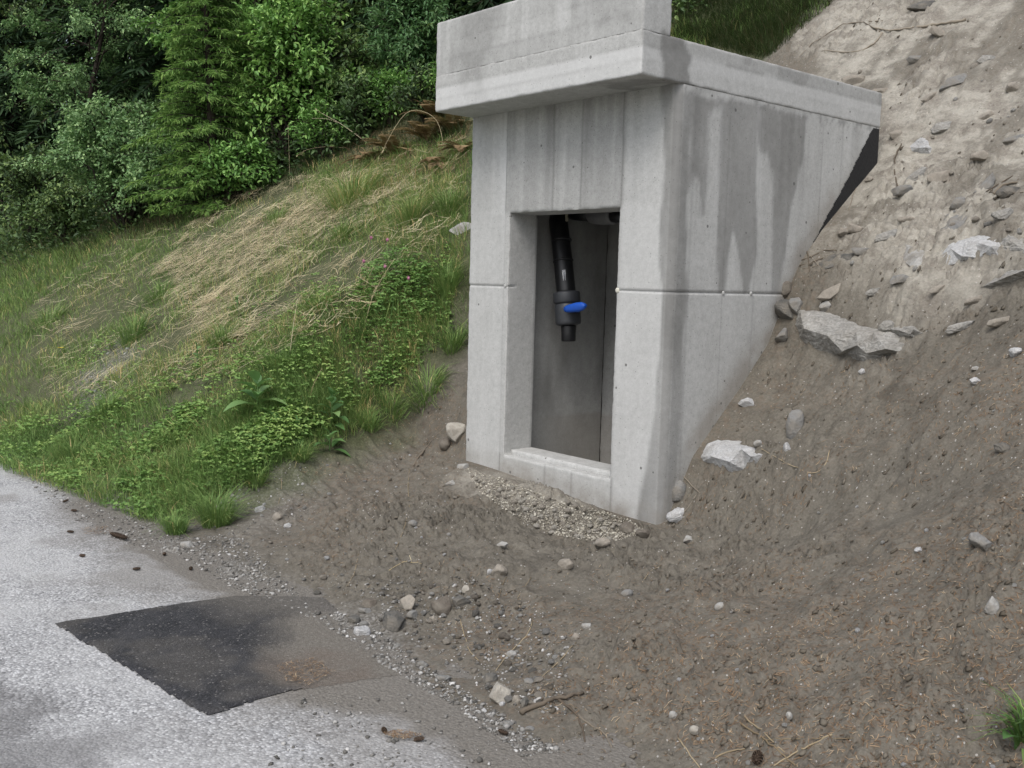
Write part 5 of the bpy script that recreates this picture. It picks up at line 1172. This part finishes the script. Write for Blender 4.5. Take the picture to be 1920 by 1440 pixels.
for i, (px, py, w_, h_, lb) in enumerate([(735, 770, 90, 60, 'hanging grass tuft low on the edge above the bare soil'), (690, 800, 80, 50, 'small drooping tuft beside the broad leaved weeds'), (848, 650, 70, 70, 'grass tuft near the wall at mid height of the doorway'), (560, 860, 80, 50, 'short tuft at the lower edge of the green bank'), (480, 905, 70, 45, 'short tuft beside the gravel under the green bank'), (300, 560, 100, 60, 'soft green tuft left of the straw'), (90, 610, 110, 60, 'broad pale tuft at the far left of the bank'), (420, 640, 90, 60, 'fresh green tuft under the straw'), (530, 690, 100, 60, 'fresh green tuft above the tall broad leaved weed'), (330, 830, 90, 60, 'fresh tuft in the clover low on the bank')]):
    tuft(px, py, w_, h_, 300, lb, 40+i, lean=.85, bias=.0)
def broad_plant(px, py, hpx, nl, Lm, Wm, label, seed, mat='dock', name='leafy_plant', spread=1.0, flowers=None, cat='plant'):
    P0 = G(px, py); d = dist(P0); Hh = hpx/F_PX*d; rs = np.random.default_rng(seed)
    t = np.linspace(.06, 1, nl); th = np.arange(nl)*2.4+rs.normal(0, .3, nl)
    base = P0+np.stack([.03*np.cos(th)*(1-t), .03*np.sin(th)*(1-t), t*Hh*.8], -1); el_ = .15+.9*t+rs.normal(0, .15, nl)
    D = np.stack([np.cos(th)*np.cos(el_), np.sin(th)*np.cos(el_), np.sin(el_)], -1); L = Lm*(1-.35*t)*rs.uniform(.8, 1.15, nl)*spread
    e = empty(name, P0, label, cat)
    N = unit(np.array([0, 0, 1.])-D*D[:, 2:3]+.15*rs.normal(size=(nl, 3)))
    # longer leaves get a bent second half
    S = unit(np.cross(D, N)); V = []; Q = []; A = []
    for i in range(nl):
        ts = np.linspace(0, 1, 7); wv = np.sin(np.pi*np.clip(ts, 0, 1)**.75)*Wm/2*(L[i]/Lm); wv[0] = .003
        ctr = base[i]+D[i]*(L[i]*ts)[:, None]-np.array([0, 0, 1.])*(L[i]*.42*ts**2.2)[:, None]
        up_ = N[i]; k0 = len(V)*1
        for c, w_, tt_ in zip(ctr, wv, ts): V += [c-S[i]*w_+up_*w_*.3, c, c+S[i]*w_+up_*w_*.3]
        for j in range(6):
            a = k0+j*3; Q += [(a, a+1, a+4, a+3), (a+1, a+2, a+5, a+4)]
        A += [rs.random()]*21
    mesh_np('leaves', np.array(V)-P0, [np.array(Q)], MT[mat], e, {'rnd': np.array(A)}, True)
    mb = MB(); mb.tube([P0-[0, 0, .03], P0+[0, 0, Hh*.45], P0+[.01, 0, Hh*.85]], [.006, .005, .003], 6, a=.5); mb.build('stem', MT['dock'], e, True, origin=P0)
    return e
broad_plant(483, 775, 75, 11, .30, .13, 'tall broad leaved weed standing on the lower bank', 1)
broad_plant(622, 800, 75, 14, .19, .085, 'broad leaved weed at the edge of bare soil', 2)
broad_plant(618, 845, 40, 8, .19, .10, 'low drooping dock with grey green leaves on bare soil', 3, spread=.9)
broad_plant(556, 822, 45, 8, .11, .05, 'small bright rosette weed between the two broad leaved weeds', 4)
broad_plant(1905, 1400, 60, 6, .11, .05, 'blue green leafy weed at the lower right edge', 5)
broad_plant(370, 690, 50, 8, .11, .05, 'small yellow green weed in the middle of the bank', 6)
broad_plant(445, 590, 40, 7, .10, .045, 'pale green weed at the lower edge of the straw', 7)
# clover bush with pink heads
def clover_bush():
    P0 = G(745, 560); d = dist(P0); rs = np.random.default_rng(9); n = 420; e = empty('clover_plant', P0, 'dark green clover clump with pink flower heads on the bank', 'clover')
    th = rs.uniform(0, 6.28, n); r = np.sqrt(rs.random(n))*.36; x = P0[0]+r*np.cos(th)*1.1; y = P0[1]+r*np.sin(th)*.9
    c = np.stack([x, y, height(x, y)+rs.uniform(.03, .34, n)*(1-.6*(r/.36)**2)], -1); nn = unit(np.stack([rs.normal(.2, .4, n), rs.normal(-.3, .4, n), np.ones(n)], -1)); Vs = []; Qs = []; off = 0
    rv = rs.random(n)*.6; a0_ = rs.uniform(0, 6.28, n)
    for j in range(3):
        D = np.stack([np.cos(a0_+j*2.1), np.sin(a0_+j*2.1), rs.normal(0, .25, n)], -1); L = .034*rs.uniform(.7, 1.3, n); v, q = leaves(c, D, nn, L, L*.6); Vs.append(v); Qs.append(q+off); off += len(v)
    mesh_np('leaves', np.concatenate(Vs)-P0, [np.concatenate(Qs)], MT['clover'], e, {'rnd': np.concatenate([np.repeat(rv, 6)]*3)})
    mb = MB()
    for k in range(0, n, 6): mb.tube([[x[k]*.5+P0[0]*.5, y[k]*.5+P0[1]*.5, P0[2]], c[k]], [.003, .002], 4, cap=False)
    mb.build('stems', MT['clover'], e, origin=P0)
    for (px, py) in ((696, 446), (726, 450), (682, 490), (766, 522), (722, 500)):
        Pf = CAM+ray(px, py)*(d*.99/1.0); mb = MB()
        for q in range(60):
            u = rand_dir(rs, 1)[0]; b = Pf+u*.012; mb.add([b-[.002, 0, 0], b+[.002, 0, 0], b+u*.010+[0, 0, .003]], t=[(0, 1, 2)])
        v, f = ICO[2]; mb.add(Pf+v*.0125, t=f)
        mb.build('flower_head', MT['flower'], e, origin=P0)
        mb = MB(); mb.tube([[Pf[0]*.7+P0[0]*.3, Pf[1]*.7+P0[1]*.3, P0[2]+.02], Pf], [.002, .0018], 5); mb.build('flower_stalk', MT['clover'], e, origin=P0)
clover_bush()
P0 = G(115, 668); e = empty('yellow_flower', P0, 'yellow flower on the left side of the bank', 'flower'); mb = MB(); cf = P0+np.array([0, 0, .09])
for k in range(14):
    th = k*2*math.pi/14; u = np.array([math.cos(th), math.sin(th), .25]); s_ = np.array([-u[1], u[0], 0]); mb.add([cf, cf+u*.03+s_*.008, cf+u*.048, cf+u*.03-s_*.008], q=[(0, 1, 2, 3)])
mb.build('petals', MT['yellow'], e, origin=P0); mb = MB(); mb.tube([P0-[0, 0, .02], cf], [.003, .0025], 5, a=.5); mb.build('stalk', MT['clover'], e, origin=P0)
# long dry grass stalks with seed heads
def stalk(L, label, depth_px=None, r=.0028, head=True, seed=0):
    """L: photo points from the foot to the tip; the foot stands on the ground and the stalk bends in a plane facing the viewer"""
    P0 = G(*L[0]); d = dist(P0); pts = [P0-np.array([0, 0, .02])]+[CAM+ray(x, y)*(d-.02*k) for k, (x, y) in enumerate(L)][1:]
    pts = np.array(pts); tt = np.linspace(0, len(pts)-1, 16); Q = np.stack([np.interp(tt, range(len(pts)), pts[:, k]) for k in range(3)], -1)
    for _ in range(3): Q[1:-1] = (Q[:-2]+2*Q[1:-1]+Q[2:])/4
    e = empty('dry_grass_stalk', P0, label, 'grass stalk'); mb = MB(); mb.tube(Q, np.linspace(r, r*.6, 16), 5); mb.build('stalk', MT['straw'], e, True, origin=P0)
    if head:
        rs = np.random.default_rng(seed); mb = MB(); t = unit(Q[-1]-Q[-3]); 
        for k in range(26):
            b = Q[-1]-t*.10*(k/26)+rs.normal(0, .003, 3); u = unit(t+.5*rs.normal(size=3)); s_ = unit(np.cross(u, [0, 0, 1])); mb.add([b, b+u*.012+s_*.004, b+u*.026, b+u*.012-s_*.004], q=[(0, 1, 2, 3)])
        mb.build('seed_head', MT['straw'], e, origin=P0)
stalk([(695, 270), (640, 232), (608, 215), (592, 205)], 'long dry grass stalk arching left below the shrubs', seed=1)
stalk([(690, 264), (650, 238), (615, 222), (585, 222)], 'second long stalk lying parallel under the arching one', seed=2, head=False)
stalk([(662, 276), (610, 274), (575, 280), (556, 292)], 'low dry stalk bent far over to the left', seed=3)
stalk([(832, 280), (828, 240), (815, 216), (785, 205), (762, 205), (735, 245), (716, 286)], 'dry stalk bent over in an arch beside the shelter slab', seed=4)
stalk([(543, 330), (542, 285), (540, 235)], 'upright dry stem in front of the dark shrubs', head=False, seed=5)
stalk([(565, 310), (573, 255), (578, 212)], 'upright dry stem to the right of the first upright one', head=False, seed=6)
stalk([(497, 338), (494, 310), (492, 285)], 'short pale dead stem at the foot of the shrubs', head=False, seed=7, r=.005)
stalk([(600, 385), (640, 345), (662, 325)], 'straight pale stalk leaning over the large pale green tuft', head=False, seed=8)
stalk([(615, 395), (655, 350), (680, 330)], 'second straight pale stalk leaning over the large tuft', head=False, seed=9)
stalk([(635, 400), (672, 356), (700, 330)], 'third straight pale stalk leaning over the large tuft', head=False, seed=10)
stalk([(662, 550), (672, 510), (688, 470), (694, 450)], 'pale stalk standing by the pink clover', head=False, seed=11)
stalk([(682, 612), (698, 555), (720, 515), (740, 485)], 'long pale stalk crossing the pink clover clump', head=False, seed=12)
stalk([(542, 672), (550, 610), (558, 560)], 'upright pale stalk in the lower bank', head=False, seed=13)
stalk([(578, 752), (588, 720), (604, 690)], 'pale stalk above the broad leaved weed', head=False, seed=14)
stalk([(680, 560), (686, 535), (700, 500)], 'thin pale stalk left of the pink clover', head=False, seed=15)

# ------------------------------------------------------------------ shrubs and trees
def skeleton(P0, Hh, Rx, nst, nsub, seed, upr=.5, trunk=False, asp=1.0, droop=.25, tilt=(0, 0)):
    """main stems and side twigs; returns list of polylines with radii and the twig list"""
    rs = np.random.default_rng(seed); main = []; tw = []
    for i in range(nst):
        th = i*2.39996+rs.normal(0, .3); sp_ = rs.uniform(.15, 1.0)
        if trunk:
            z0 = Hh*(.08+.85*(i+.5)/nst); prof = math.sin(math.pi*min(.98, .12+.86*(z0/Hh)))**.8; R = Rx*prof*rs.uniform(.75, 1.1)
            a = np.array([0, 0, z0]); b = np.array([math.cos(th)*R, math.sin(th)*R*asp, z0+R*upr*rs.uniform(.2, 1)])
        else:
            zt = Hh*math.sqrt(max(.03, 1-(.93*sp_)**2))*rs.uniform(.75, 1.05); a = np.array([.12*math.cos(th)*Rx*.3, .12*math.sin(th)*Rx*.3, -.05]); b = np.array([math.cos(th)*Rx*sp_, math.sin(th)*Rx*sp_*asp, zt])
        b = b+np.array([tilt[0], tilt[1], 0])*b[2]
        ts = np.linspace(0, 1, 9)[:, None]; ln = np.linalg.norm(b-a)
        c = a+(b-a)*ts+np.array([0, 0, 1.])*(ln*.18*np.sin(np.pi*ts))-np.array([0, 0, 1.])*(droop*ln*.35*ts**3)
        c[1:-1] += rs.normal(0, .025*ln, (7, 3)); main.append((c, ln))
        for j in range(nsub):
            t = rs.uniform(.22, 1.0); p = np.array([np.interp(t*8, range(9), c[:, k]) for k in range(3)]); dv = unit((b-a)+ln*.9*rs.normal(size=3)*np.array([1, 1, .6])); l2 = ln*rs.uniform(.16, .36)*(1.25-.5*t)
            q = p+dv*l2*np.linspace(0, 1, 5)[:, None]-np.array([0, 0, 1.])*(droop*l2*np.linspace(0, 1, 5)**2)[:, None]; tw.append(q)
    return main, tw
def shrub(name, label, cat, P0, Hh, Rx, nst, nsub, nleaf, L, Wd, mat, seed, trunk=False, group=None, upr=.5, asp=1.0, tilt=(0, 0), spread=.05, stem_r=.018, up_n=.8, bias=0.0, trunk_r=.07):
    rs = np.random.default_rng(seed+500); main, tw = skeleton(P0, Hh, Rx, nst, nsub, seed, upr, trunk, asp, .25, tilt)
    e = empty(name, P0, label, cat, group); mb = MB()
    if trunk:
        zs_ = np.linspace(-.2, Hh*.97, 10); cx = np.stack([.03*Hh*np.sin(zs_*1.3+seed)+tilt[0]*zs_, .03*Hh*np.cos(zs_*1.1+seed)+tilt[1]*zs_, zs_], -1); mb.tube(cx, np.linspace(trunk_r, .012, 10), 8)
    for c, ln in main: mb.tube(c, np.linspace(stem_r, stem_r*.3, len(c)), 5, cap=False)
    for q in tw: mb.tube(q, np.linspace(.006, .0025, len(q)), 3, cap=False)
    mb.build('trunk' if trunk else 'stems', MT['bark'], e, True)
    Q = np.array(tw); m = len(Q); k = rs.integers(0, m, nleaf); t = rs.random(nleaf)**.8*4; i = np.minimum(t.astype(int), 3); f = (t-i)[:, None]
    P = Q[k, i]*(1-f)+Q[k, i+1]*f; ax = unit(Q[k, 4]-Q[k, 0]); out = unit(P*np.array([1, 1, .3])+1e-6)
    D = unit(.75*ax+.9*rand_dir(rs, nleaf)+.25*out-np.array([0, 0, .25])); N = unit(np.array([0, -.25, up_n])+.55*rand_dir(rs, nleaf)+.25*out)
    P = P+rs.normal(0, spread, (nleaf, 3)); Ls = L*rs.uniform(.6, 1.25, nleaf)
    tone = np.clip(.42+bias+.25*rs.normal(size=nleaf)+.35*(rs.random(m)-.5)[k], 0, 1)
    v, q = leaves(P, D, N, Ls, Ls*Wd); mesh_np('foliage', v, [q], MT[mat], e, {'rnd': np.repeat(tone, 6)})
    return e
def needle_tree(name, label, cat, P0, Hh, Rx, nwh, nbr, per, L, Wd, mat, seed, group=None, droop=.3, upward=.35, z0=.05, bias=0.0, twl=.28, proto=None):
    rs = np.random.default_rng(seed); e = empty(name, P0, label, cat, group)
    if proto is not None:
        for ch in proto.children:
            c = ch.copy(); COL.objects.link(c); c.parent = e
        return e
    mb = MB(); zs_ = np.linspace(-.3, Hh, 12); mb.tube(np.stack([.01*Hh*np.sin(zs_), .01*Hh*np.cos(zs_*.8), zs_], -1), np.linspace(.016*Hh+.02, .006, 12), 8)
    P = []; D = []; A = []
    for wv in range(nwh):
        z = Hh*(z0+(1-z0)*(wv/nwh)**.95); r = Rx*(1-z/Hh)**.8*rs.uniform(.8, 1.1)+.05
        for b in range(nbr):
            th = b*2*math.pi/nbr+wv*.7+rs.normal(0, .2); rb = r*rs.uniform(.7, 1.12); ts = np.linspace(0, 1, 9)
            c = np.stack([np.cos(th)*rb*ts, np.sin(th)*rb*ts, z+rb*(upward*ts-droop*ts**2)+rs.normal(0, .03)], -1); mb.tube(c, np.linspace(.012, .003, 9)*(Hh/4)**.5, 4, cap=False)
            n = max(6, int(per*rb/Rx)); t = rs.random(n)**.7*.97+.03; side = rs.choice([-1, 1], n); tl = twl*rb*(1.05-t)*rs.uniform(.5, 1.2, n)+.05
            base = np.stack([np.interp(t, ts, c[:, k]) for k in range(3)], -1); bd = np.array([math.cos(th), math.sin(th), 0]); sd2 = np.array([-bd[1], bd[0], 0])
            td = unit(bd*.8+sd2*side[:, None]*rs.uniform(.4, 1.2, (n, 1))+np.array([0, 0, -.25])+.2*rs.normal(size=(n, 3)))
            u = rs.random(n)[:, None]; p = base+td*(tl[:, None]*u)-np.array([0, 0, .35])*(tl[:, None]*u**2)
            P.append(p); D.append(unit(td+.55*rand_dir(rs, n)-np.array([0, 0, .2]))); A.append(np.clip(.35+bias+.35*t+.22*rs.normal(size=n)-.1, 0, 1))
    mb.build('trunk', MT['bark'], e, True)
    P = np.concatenate(P); D = np.concatenate(D); A = np.concatenate(A); n = len(P); Ls = L*rs.uniform(.6, 1.3, n)
    v, q = leaves(P, D, unit(np.array([0, -.2, 1.])+.7*rand_dir(rs, n)), Ls, Ls*Wd, .1); mesh_np('foliage', v, [q], MT[mat], e, {'rnd': np.repeat(A, 6)})
    return e
def at(px, py, back=0.0):
    P = G(px, py); dv = P-CAM; dv[2] = 0; dv /= np.linalg.norm(dv); P = P+dv*back; P[2] = float(height(P[0], P[1]))-.03; return P
S_ = lambda P, px: px/F_PX*dist(P)
B1 = at(235, 425, 0); shrub('alder_shrub', 'grey green small leaved shrub at the left edge of the bank top', 'shrub', B1, S_(B1, 250), S_(B1, 155), 36, 18, 23000, .060, .60, 'alder', 1, asp=1.0, upr=.3)
B2 = at(185, 400, 2.2); shrub('alder_tree', 'tall grey green leafy tree behind the small leaved shrub', 'tree', B2, S_(B2, 520), S_(B2, 165), 40, 17, 25000, .066, .58, 'alder', 2, trunk=True, bias=-.03)
B3 = at(392, 392, .1); needle_tree('young_larch', 'feathery bright yellow green young larch in the shrub row', 'tree', B3, S_(B3, 620), S_(B3, 135), 30, 10, 210, .085, .17, 'larch', 3, droop=.45, upward=.35, z0=.01, bias=.02)
B4 = at(540, 318, .2); shrub('hazel_shrub', 'broad leaved green shrub between the larch and the ferns', 'shrub', B4, S_(B4, 330), S_(B4, 150), 34, 18, 16000, .088, .50, 'hazel', 4, bias=.04)
B5 = at(470, 305, 1.6); shrub('hazel_tree', 'tall broad leaved tree above the larch top', 'tree', B5, S_(B5, 560), S_(B5, 190), 38, 14, 16000, .092, .50, 'hazel', 5, trunk=True, bias=-.08)
B6 = at(650, 262, .5); shrub('bramble', 'dark tangled leafy bramble beside the dry arching stalks', 'shrub', B6, S_(B6, 190), S_(B6, 95), 22, 12, 3600, .09, .5, 'dleaf', 6, bias=.15)
B7 = at(640, 225, 1.8); shrub('dark_shrub', 'dark leafy shrub behind the bramble', 'shrub', B7, S_(B7, 240), S_(B7, 95), 26, 12, 5200, .10, .5, 'dleaf', 7, bias=.1)
B8 = at(60, 460, .6); shrub('dark_shrub', 'low dark shrub at the far left end of the bank top', 'shrub', B8, S_(B8, 190), S_(B8, 130), 24, 12, 5200, .085, .55, 'dleaf', 8, bias=.1)
B9 = at(20, 440, 3.0); shrub('shade_tree', 'dark shaded leafy tree at the far left edge', 'tree', B9, S_(B9, 560), S_(B9, 170), 36, 13, 9500, .10, .55, 'dleaf', 9, trunk=True, bias=.08)
B10 = at(330, 392, 1.2); shrub('dark_shrub', 'dark low shrub under the larch branches', 'shrub', B10, S_(B10, 170), S_(B10, 130), 22, 12, 4200, .08, .55, 'dleaf', 10, bias=.12)
B16 = at(775, 205, .5); shrub('rowan_shrub', 'bluish green fine leaved shrub left of the concrete parapet', 'shrub', B16, S_(B16, 250), S_(B16, 95), 32, 16, 13000, .080, .34, 'fern', 16, bias=.05)
B11 = at(830, 190, 8.0); shrub('shade_tree', 'dark leafy tree behind the top of the parapet', 'tree', B11, S_(B11, 420), S_(B11, 170), 32, 13, 7600, .11, .52, 'dleaf', 11, trunk=True, bias=.14)
B12 = at(560, 290, 3.4); shrub('shade_tree', 'dark leafy tree behind the broad leaved shrub', 'tree', B12, S_(B12, 620), S_(B12, 190), 34, 13, 8500, .11, .52, 'dleaf', 12, trunk=True, bias=.05)
# ferns
def fern(P0, Lf, nf, mat, label, seed, group=None, up=.75, lean_az=-2.2):
    rs = np.random.default_rng(seed); e = empty('fern', P0, label, 'fern', group); V = []; Q = []; A = []; off = 0; mb = MB()
    for i in range(nf):
        th = i*2*math.pi/nf+rs.normal(0, .25); ln = Lf*rs.uniform(.7, 1.1); ts = np.linspace(0, 1, 22); el0 = up+rs.normal(0, .15)
        ang = el0-1.35*ts; st_ = ln/21; x = np.concatenate([[0], np.cumsum(np.cos(ang[:-1]))])*st_; z = np.concatenate([[0], np.cumsum(np.sin(ang[:-1]))])*st_
        c = np.stack([np.cos(th)*x, np.sin(th)*x, z], -1); mb.tube(c[::3], np.linspace(.005, .0015, 8), 4, cap=False)
        tg = unit(np.gradient(c, axis=0)); sd2 = np.array([-math.sin(th), math.cos(th), 0]); nn = np.cross(tg, sd2)*-1
        w_ = ln*.24*np.sin(np.pi*np.clip(ts*.93+.06, 0, 1))**.8
        for s in (-1, 1):
            P = c[2:]; D = unit(sd2*s+.35*tg[2:]-np.array([0, 0, .15])); Ls = w_[2:]*rs.uniform(.85, 1.1, 20); v, q = leaves(P, D, nn[2:]+1e-3, Ls, np.maximum(Ls*.24, .012), .12); V.append(v); Q.append(q+off); off += len(v); A.append(np.repeat(np.clip(rs.normal(.5, .2, 20), 0, 1), 6))
    mesh_np('fronds', np.concatenate(V), [np.concatenate(Q)], MT[mat], e, {'rnd': np.concatenate(A)}); mb.build('stalks', MT['dryfern'] if mat == 'dryfern' else MT['fern'], e, True)
    return e
FERNS = [(770, 175, 1.0), (735, 165, .95), (815, 165, .9), (750, 120, 1.0), (790, 110, 1.1), (700, 130, .9), (830, 95, 1.0), (770, 60, 1.1), (810, 40, 1.0), (725, 75, 1.0), (690, 60, .9), (740, 20, 1.1), (800, 5, 1.1), (850, 40, 1.0), (860, 5, 1.0)]
for k, (px, py, s) in enumerate(FERNS):
    P = at(px, py+35, .25); fern(P, s*S_(P, 95), 11, 'fern', 'one of the green ferns massed left of the concrete parapet', 30+k, 'green ferns left of the parapet', up=.95)
for k, (px, py, lb) in enumerate([(850, 250, 'brown dead fern under the left end of the roof slab'), (800, 265, 'brown dead fern left of the one under the roof slab'), (770, 205, 'rusty dead fern between the green ferns and the dry stalks'), (820, 225, 'brown dead fern close to the corner of the roof slab'), (740, 290, 'low brown dead fern above the large pale green tuft')]):
    P = at(px, py, .05); fern(P, S_(P, 75), 15, 'dryfern', lb, 60+k, up=.95)
B13 = at(1290, 30, .8); shrub('dark_shrub', 'dark shaded shrub behind the right end of the parapet', 'shrub', B13, S_(B13, 150), S_(B13, 75), 20, 12, 2600, .08, .5, 'dleaf', 13, bias=-.05)
B14 = at(445, 372, 0); shrub('low_shrub', 'low green shrub at the foot of the larch', 'shrub', B14, S_(B14, 110), S_(B14, 90), 20, 12, 3600, .075, .5, 'hazel', 14, bias=-.15)
B15 = at(130, 452, 0); shrub('low_shrub', 'low dark green shrub left of the grey green one', 'shrub', B15, S_(B15, 110), S_(B15, 100), 20, 12, 3600, .075, .55, 'dleaf', 15, bias=.25)
for k, (px, py, hh, rr_, lb, mt) in enumerate([(330, 405, 170, 85, 'grey green shrub leaning against the lower left of the larch', 'alder'), (610, 300, 120, 70, 'leafy weeds under the bramble at the top of the bank', 'hazel'), (675, 268, 120, 60, 'tall dark weeds between the bramble and the brown ferns', 'dleaf'), (735, 238, 110, 60, 'green weeds in front of the bluish green shrub', 'hazel'), (800, 232, 120, 60, 'leafy weeds close to the left end of the roof slab', 'dleaf'), (862, 215, 130, 55, 'green weeds half hidden behind the roof slab', 'hazel')]):
    Bk = at(px, py, .1); shrub('tall_weeds' if k else 'alder_shrub', lb, 'weeds' if k else 'shrub', Bk, S_(Bk, hh), S_(Bk, rr_), 20, 10, 3000, .065, .42, mt, 90+k, bias=-.08)
for k, (px, py, lb) in enumerate([(870, 285, 'brown dead fern touching the upper left wall'), (700, 300, 'brown dead fern beside the large pale green tuft'), (835, 310, 'brown dead fern above the green tuft at the wall')]):
    P = at(px, py, .05); fern(P, S_(P, 65), 13, 'dryfern', lb, 70+k, up=.7)
EDGE = [(-60, 560), (200, 470), (430, 402), (600, 332), (880, 262), (880, 185), (700, 235), (560, 275), (430, 345), (200, 405), (-60, 470)]
grass_field('grass', EDGE, 9000, 74, .10, .28, 'dgrass', 'long shaded grass under the shrubs at the top of the bank', bias=.2, border_cut=False, clump=.4)
grass_field('grass', [(-60, 640), (200, 500), (440, 420), (440, 380), (200, 440), (-60, 520)], 9000, 75, .06, .15, 'grass', 'soft grass at the upper left of the bank', bias=.0, border_cut=False, clump=.5)
# undergrowth in the shade of the wood
UG = [(-60, 515), (-60, -60), (900, -60), (860, 190), (700, 255), (560, 300), (430, 372), (200, 432)]
P = Gn(*in_px(UG, 20000, 71).T); P = np.concatenate([P, Gn(*in_px([(-60, 530), (200, 450), (430, 385), (600, 312), (700, 275), (700, 240), (560, 280), (430, 345), (200, 410), (-60, 480)], 5000, 76).T)]); rs = np.random.default_rng(72); n = len(P); cl = fbm2(P[:, 0]*.7, P[:, 1]*.7, 4, 4)
c = P+np.stack([rs.normal(0, .1, n), rs.normal(0, .1, n), rs.random(n)**1.4*(.55+.9*np.clip(cl+.3, 0, 1))], -1); Ls = rs.uniform(.05, .12, n)
v, q = leaves(c, rand_dir(rs, n)*[1, 1, .5], unit(np.array([0, -.2, 1.])+.6*rand_dir(rs, n)), Ls, Ls*.5)
tag(mesh_np('undergrowth', v, [q], MT['dleaf'], attrs={'rnd': np.repeat(np.clip(.35+.5*cl+.2*rs.normal(size=n), 0, 1), 6)}), 'dark leafy undergrowth on the shaded wood floor', 'undergrowth', kind='stuff')
P = Gn(*in_px([(1262, 60), (1262, -60), (1560, -60), (1480, -10), (1340, 15)], 1500, 73).T); n = len(P); Ls = rs.uniform(.04, .09, n)
v, q = leaves(P+np.stack([np.zeros(n), np.zeros(n), rs.random(n)*.35], -1), rand_dir(rs, n)*[1, 1, .5], unit(np.array([0, -.2, 1.])+.6*rand_dir(rs, n)), Ls, Ls*.5)
tag(mesh_np('undergrowth', v, [q], MT['dleaf'], attrs={'rnd': np.repeat(rs.random(n), 6)}), 'dark undergrowth behind the shelter roof', 'undergrowth', kind='stuff')
# spruces standing up the hill: their shade keeps the wood dark
SPR = [(-13.5, 5.2, 11), (-10.5, 6.0, 12), (-8.2, 6.6, 11), (-6.0, 7.0, 12), (-4.0, 7.6, 11), (-17, 4.6, 12), (-20.5, 3.8, 12), (-24, 4.2, 13), (-28, 3.0, 13), (-32, 5.5, 14), (-37, 4.0, 14), (-42, 6.0, 14), (-12, 9, 12), (-7.5, 10, 13), (-17, 9, 13), (-23, 9, 13), (-30, 10, 14), (-38, 11, 14), (-3.2, 10.5, 12), (-22.5, 1.6, 10), (-27, .6, 11), (-33, 1.2, 12), (-40, .8, 13)]
protos = []
for k, (x, y, hh) in enumerate(SPR):
    z = float(height(x, y))-.1
    lb = 'one of the dark spruces filling the wood behind the shrubs'
    if k < 3: t = needle_tree('spruce', lb, 'tree', np.array([x, y, z]), 12.0, 2.5, 26, 8, 105, .30, .20, 'spruce', 200+k, 'dark spruces up the hill', droop=.55, upward=.1, z0=.04, twl=.30); protos.append(t)
    else: t = needle_tree('spruce', lb, 'tree', np.array([x, y, z]), 12.0, 2.5, 1, 1, 1, .3, .2, 'spruce', 0, 'dark spruces up the hill', proto=protos[k % 3])
    t.scale = (hh/12,)*3; t.rotation_euler = (0, 0, rng.uniform(0, 6.28))
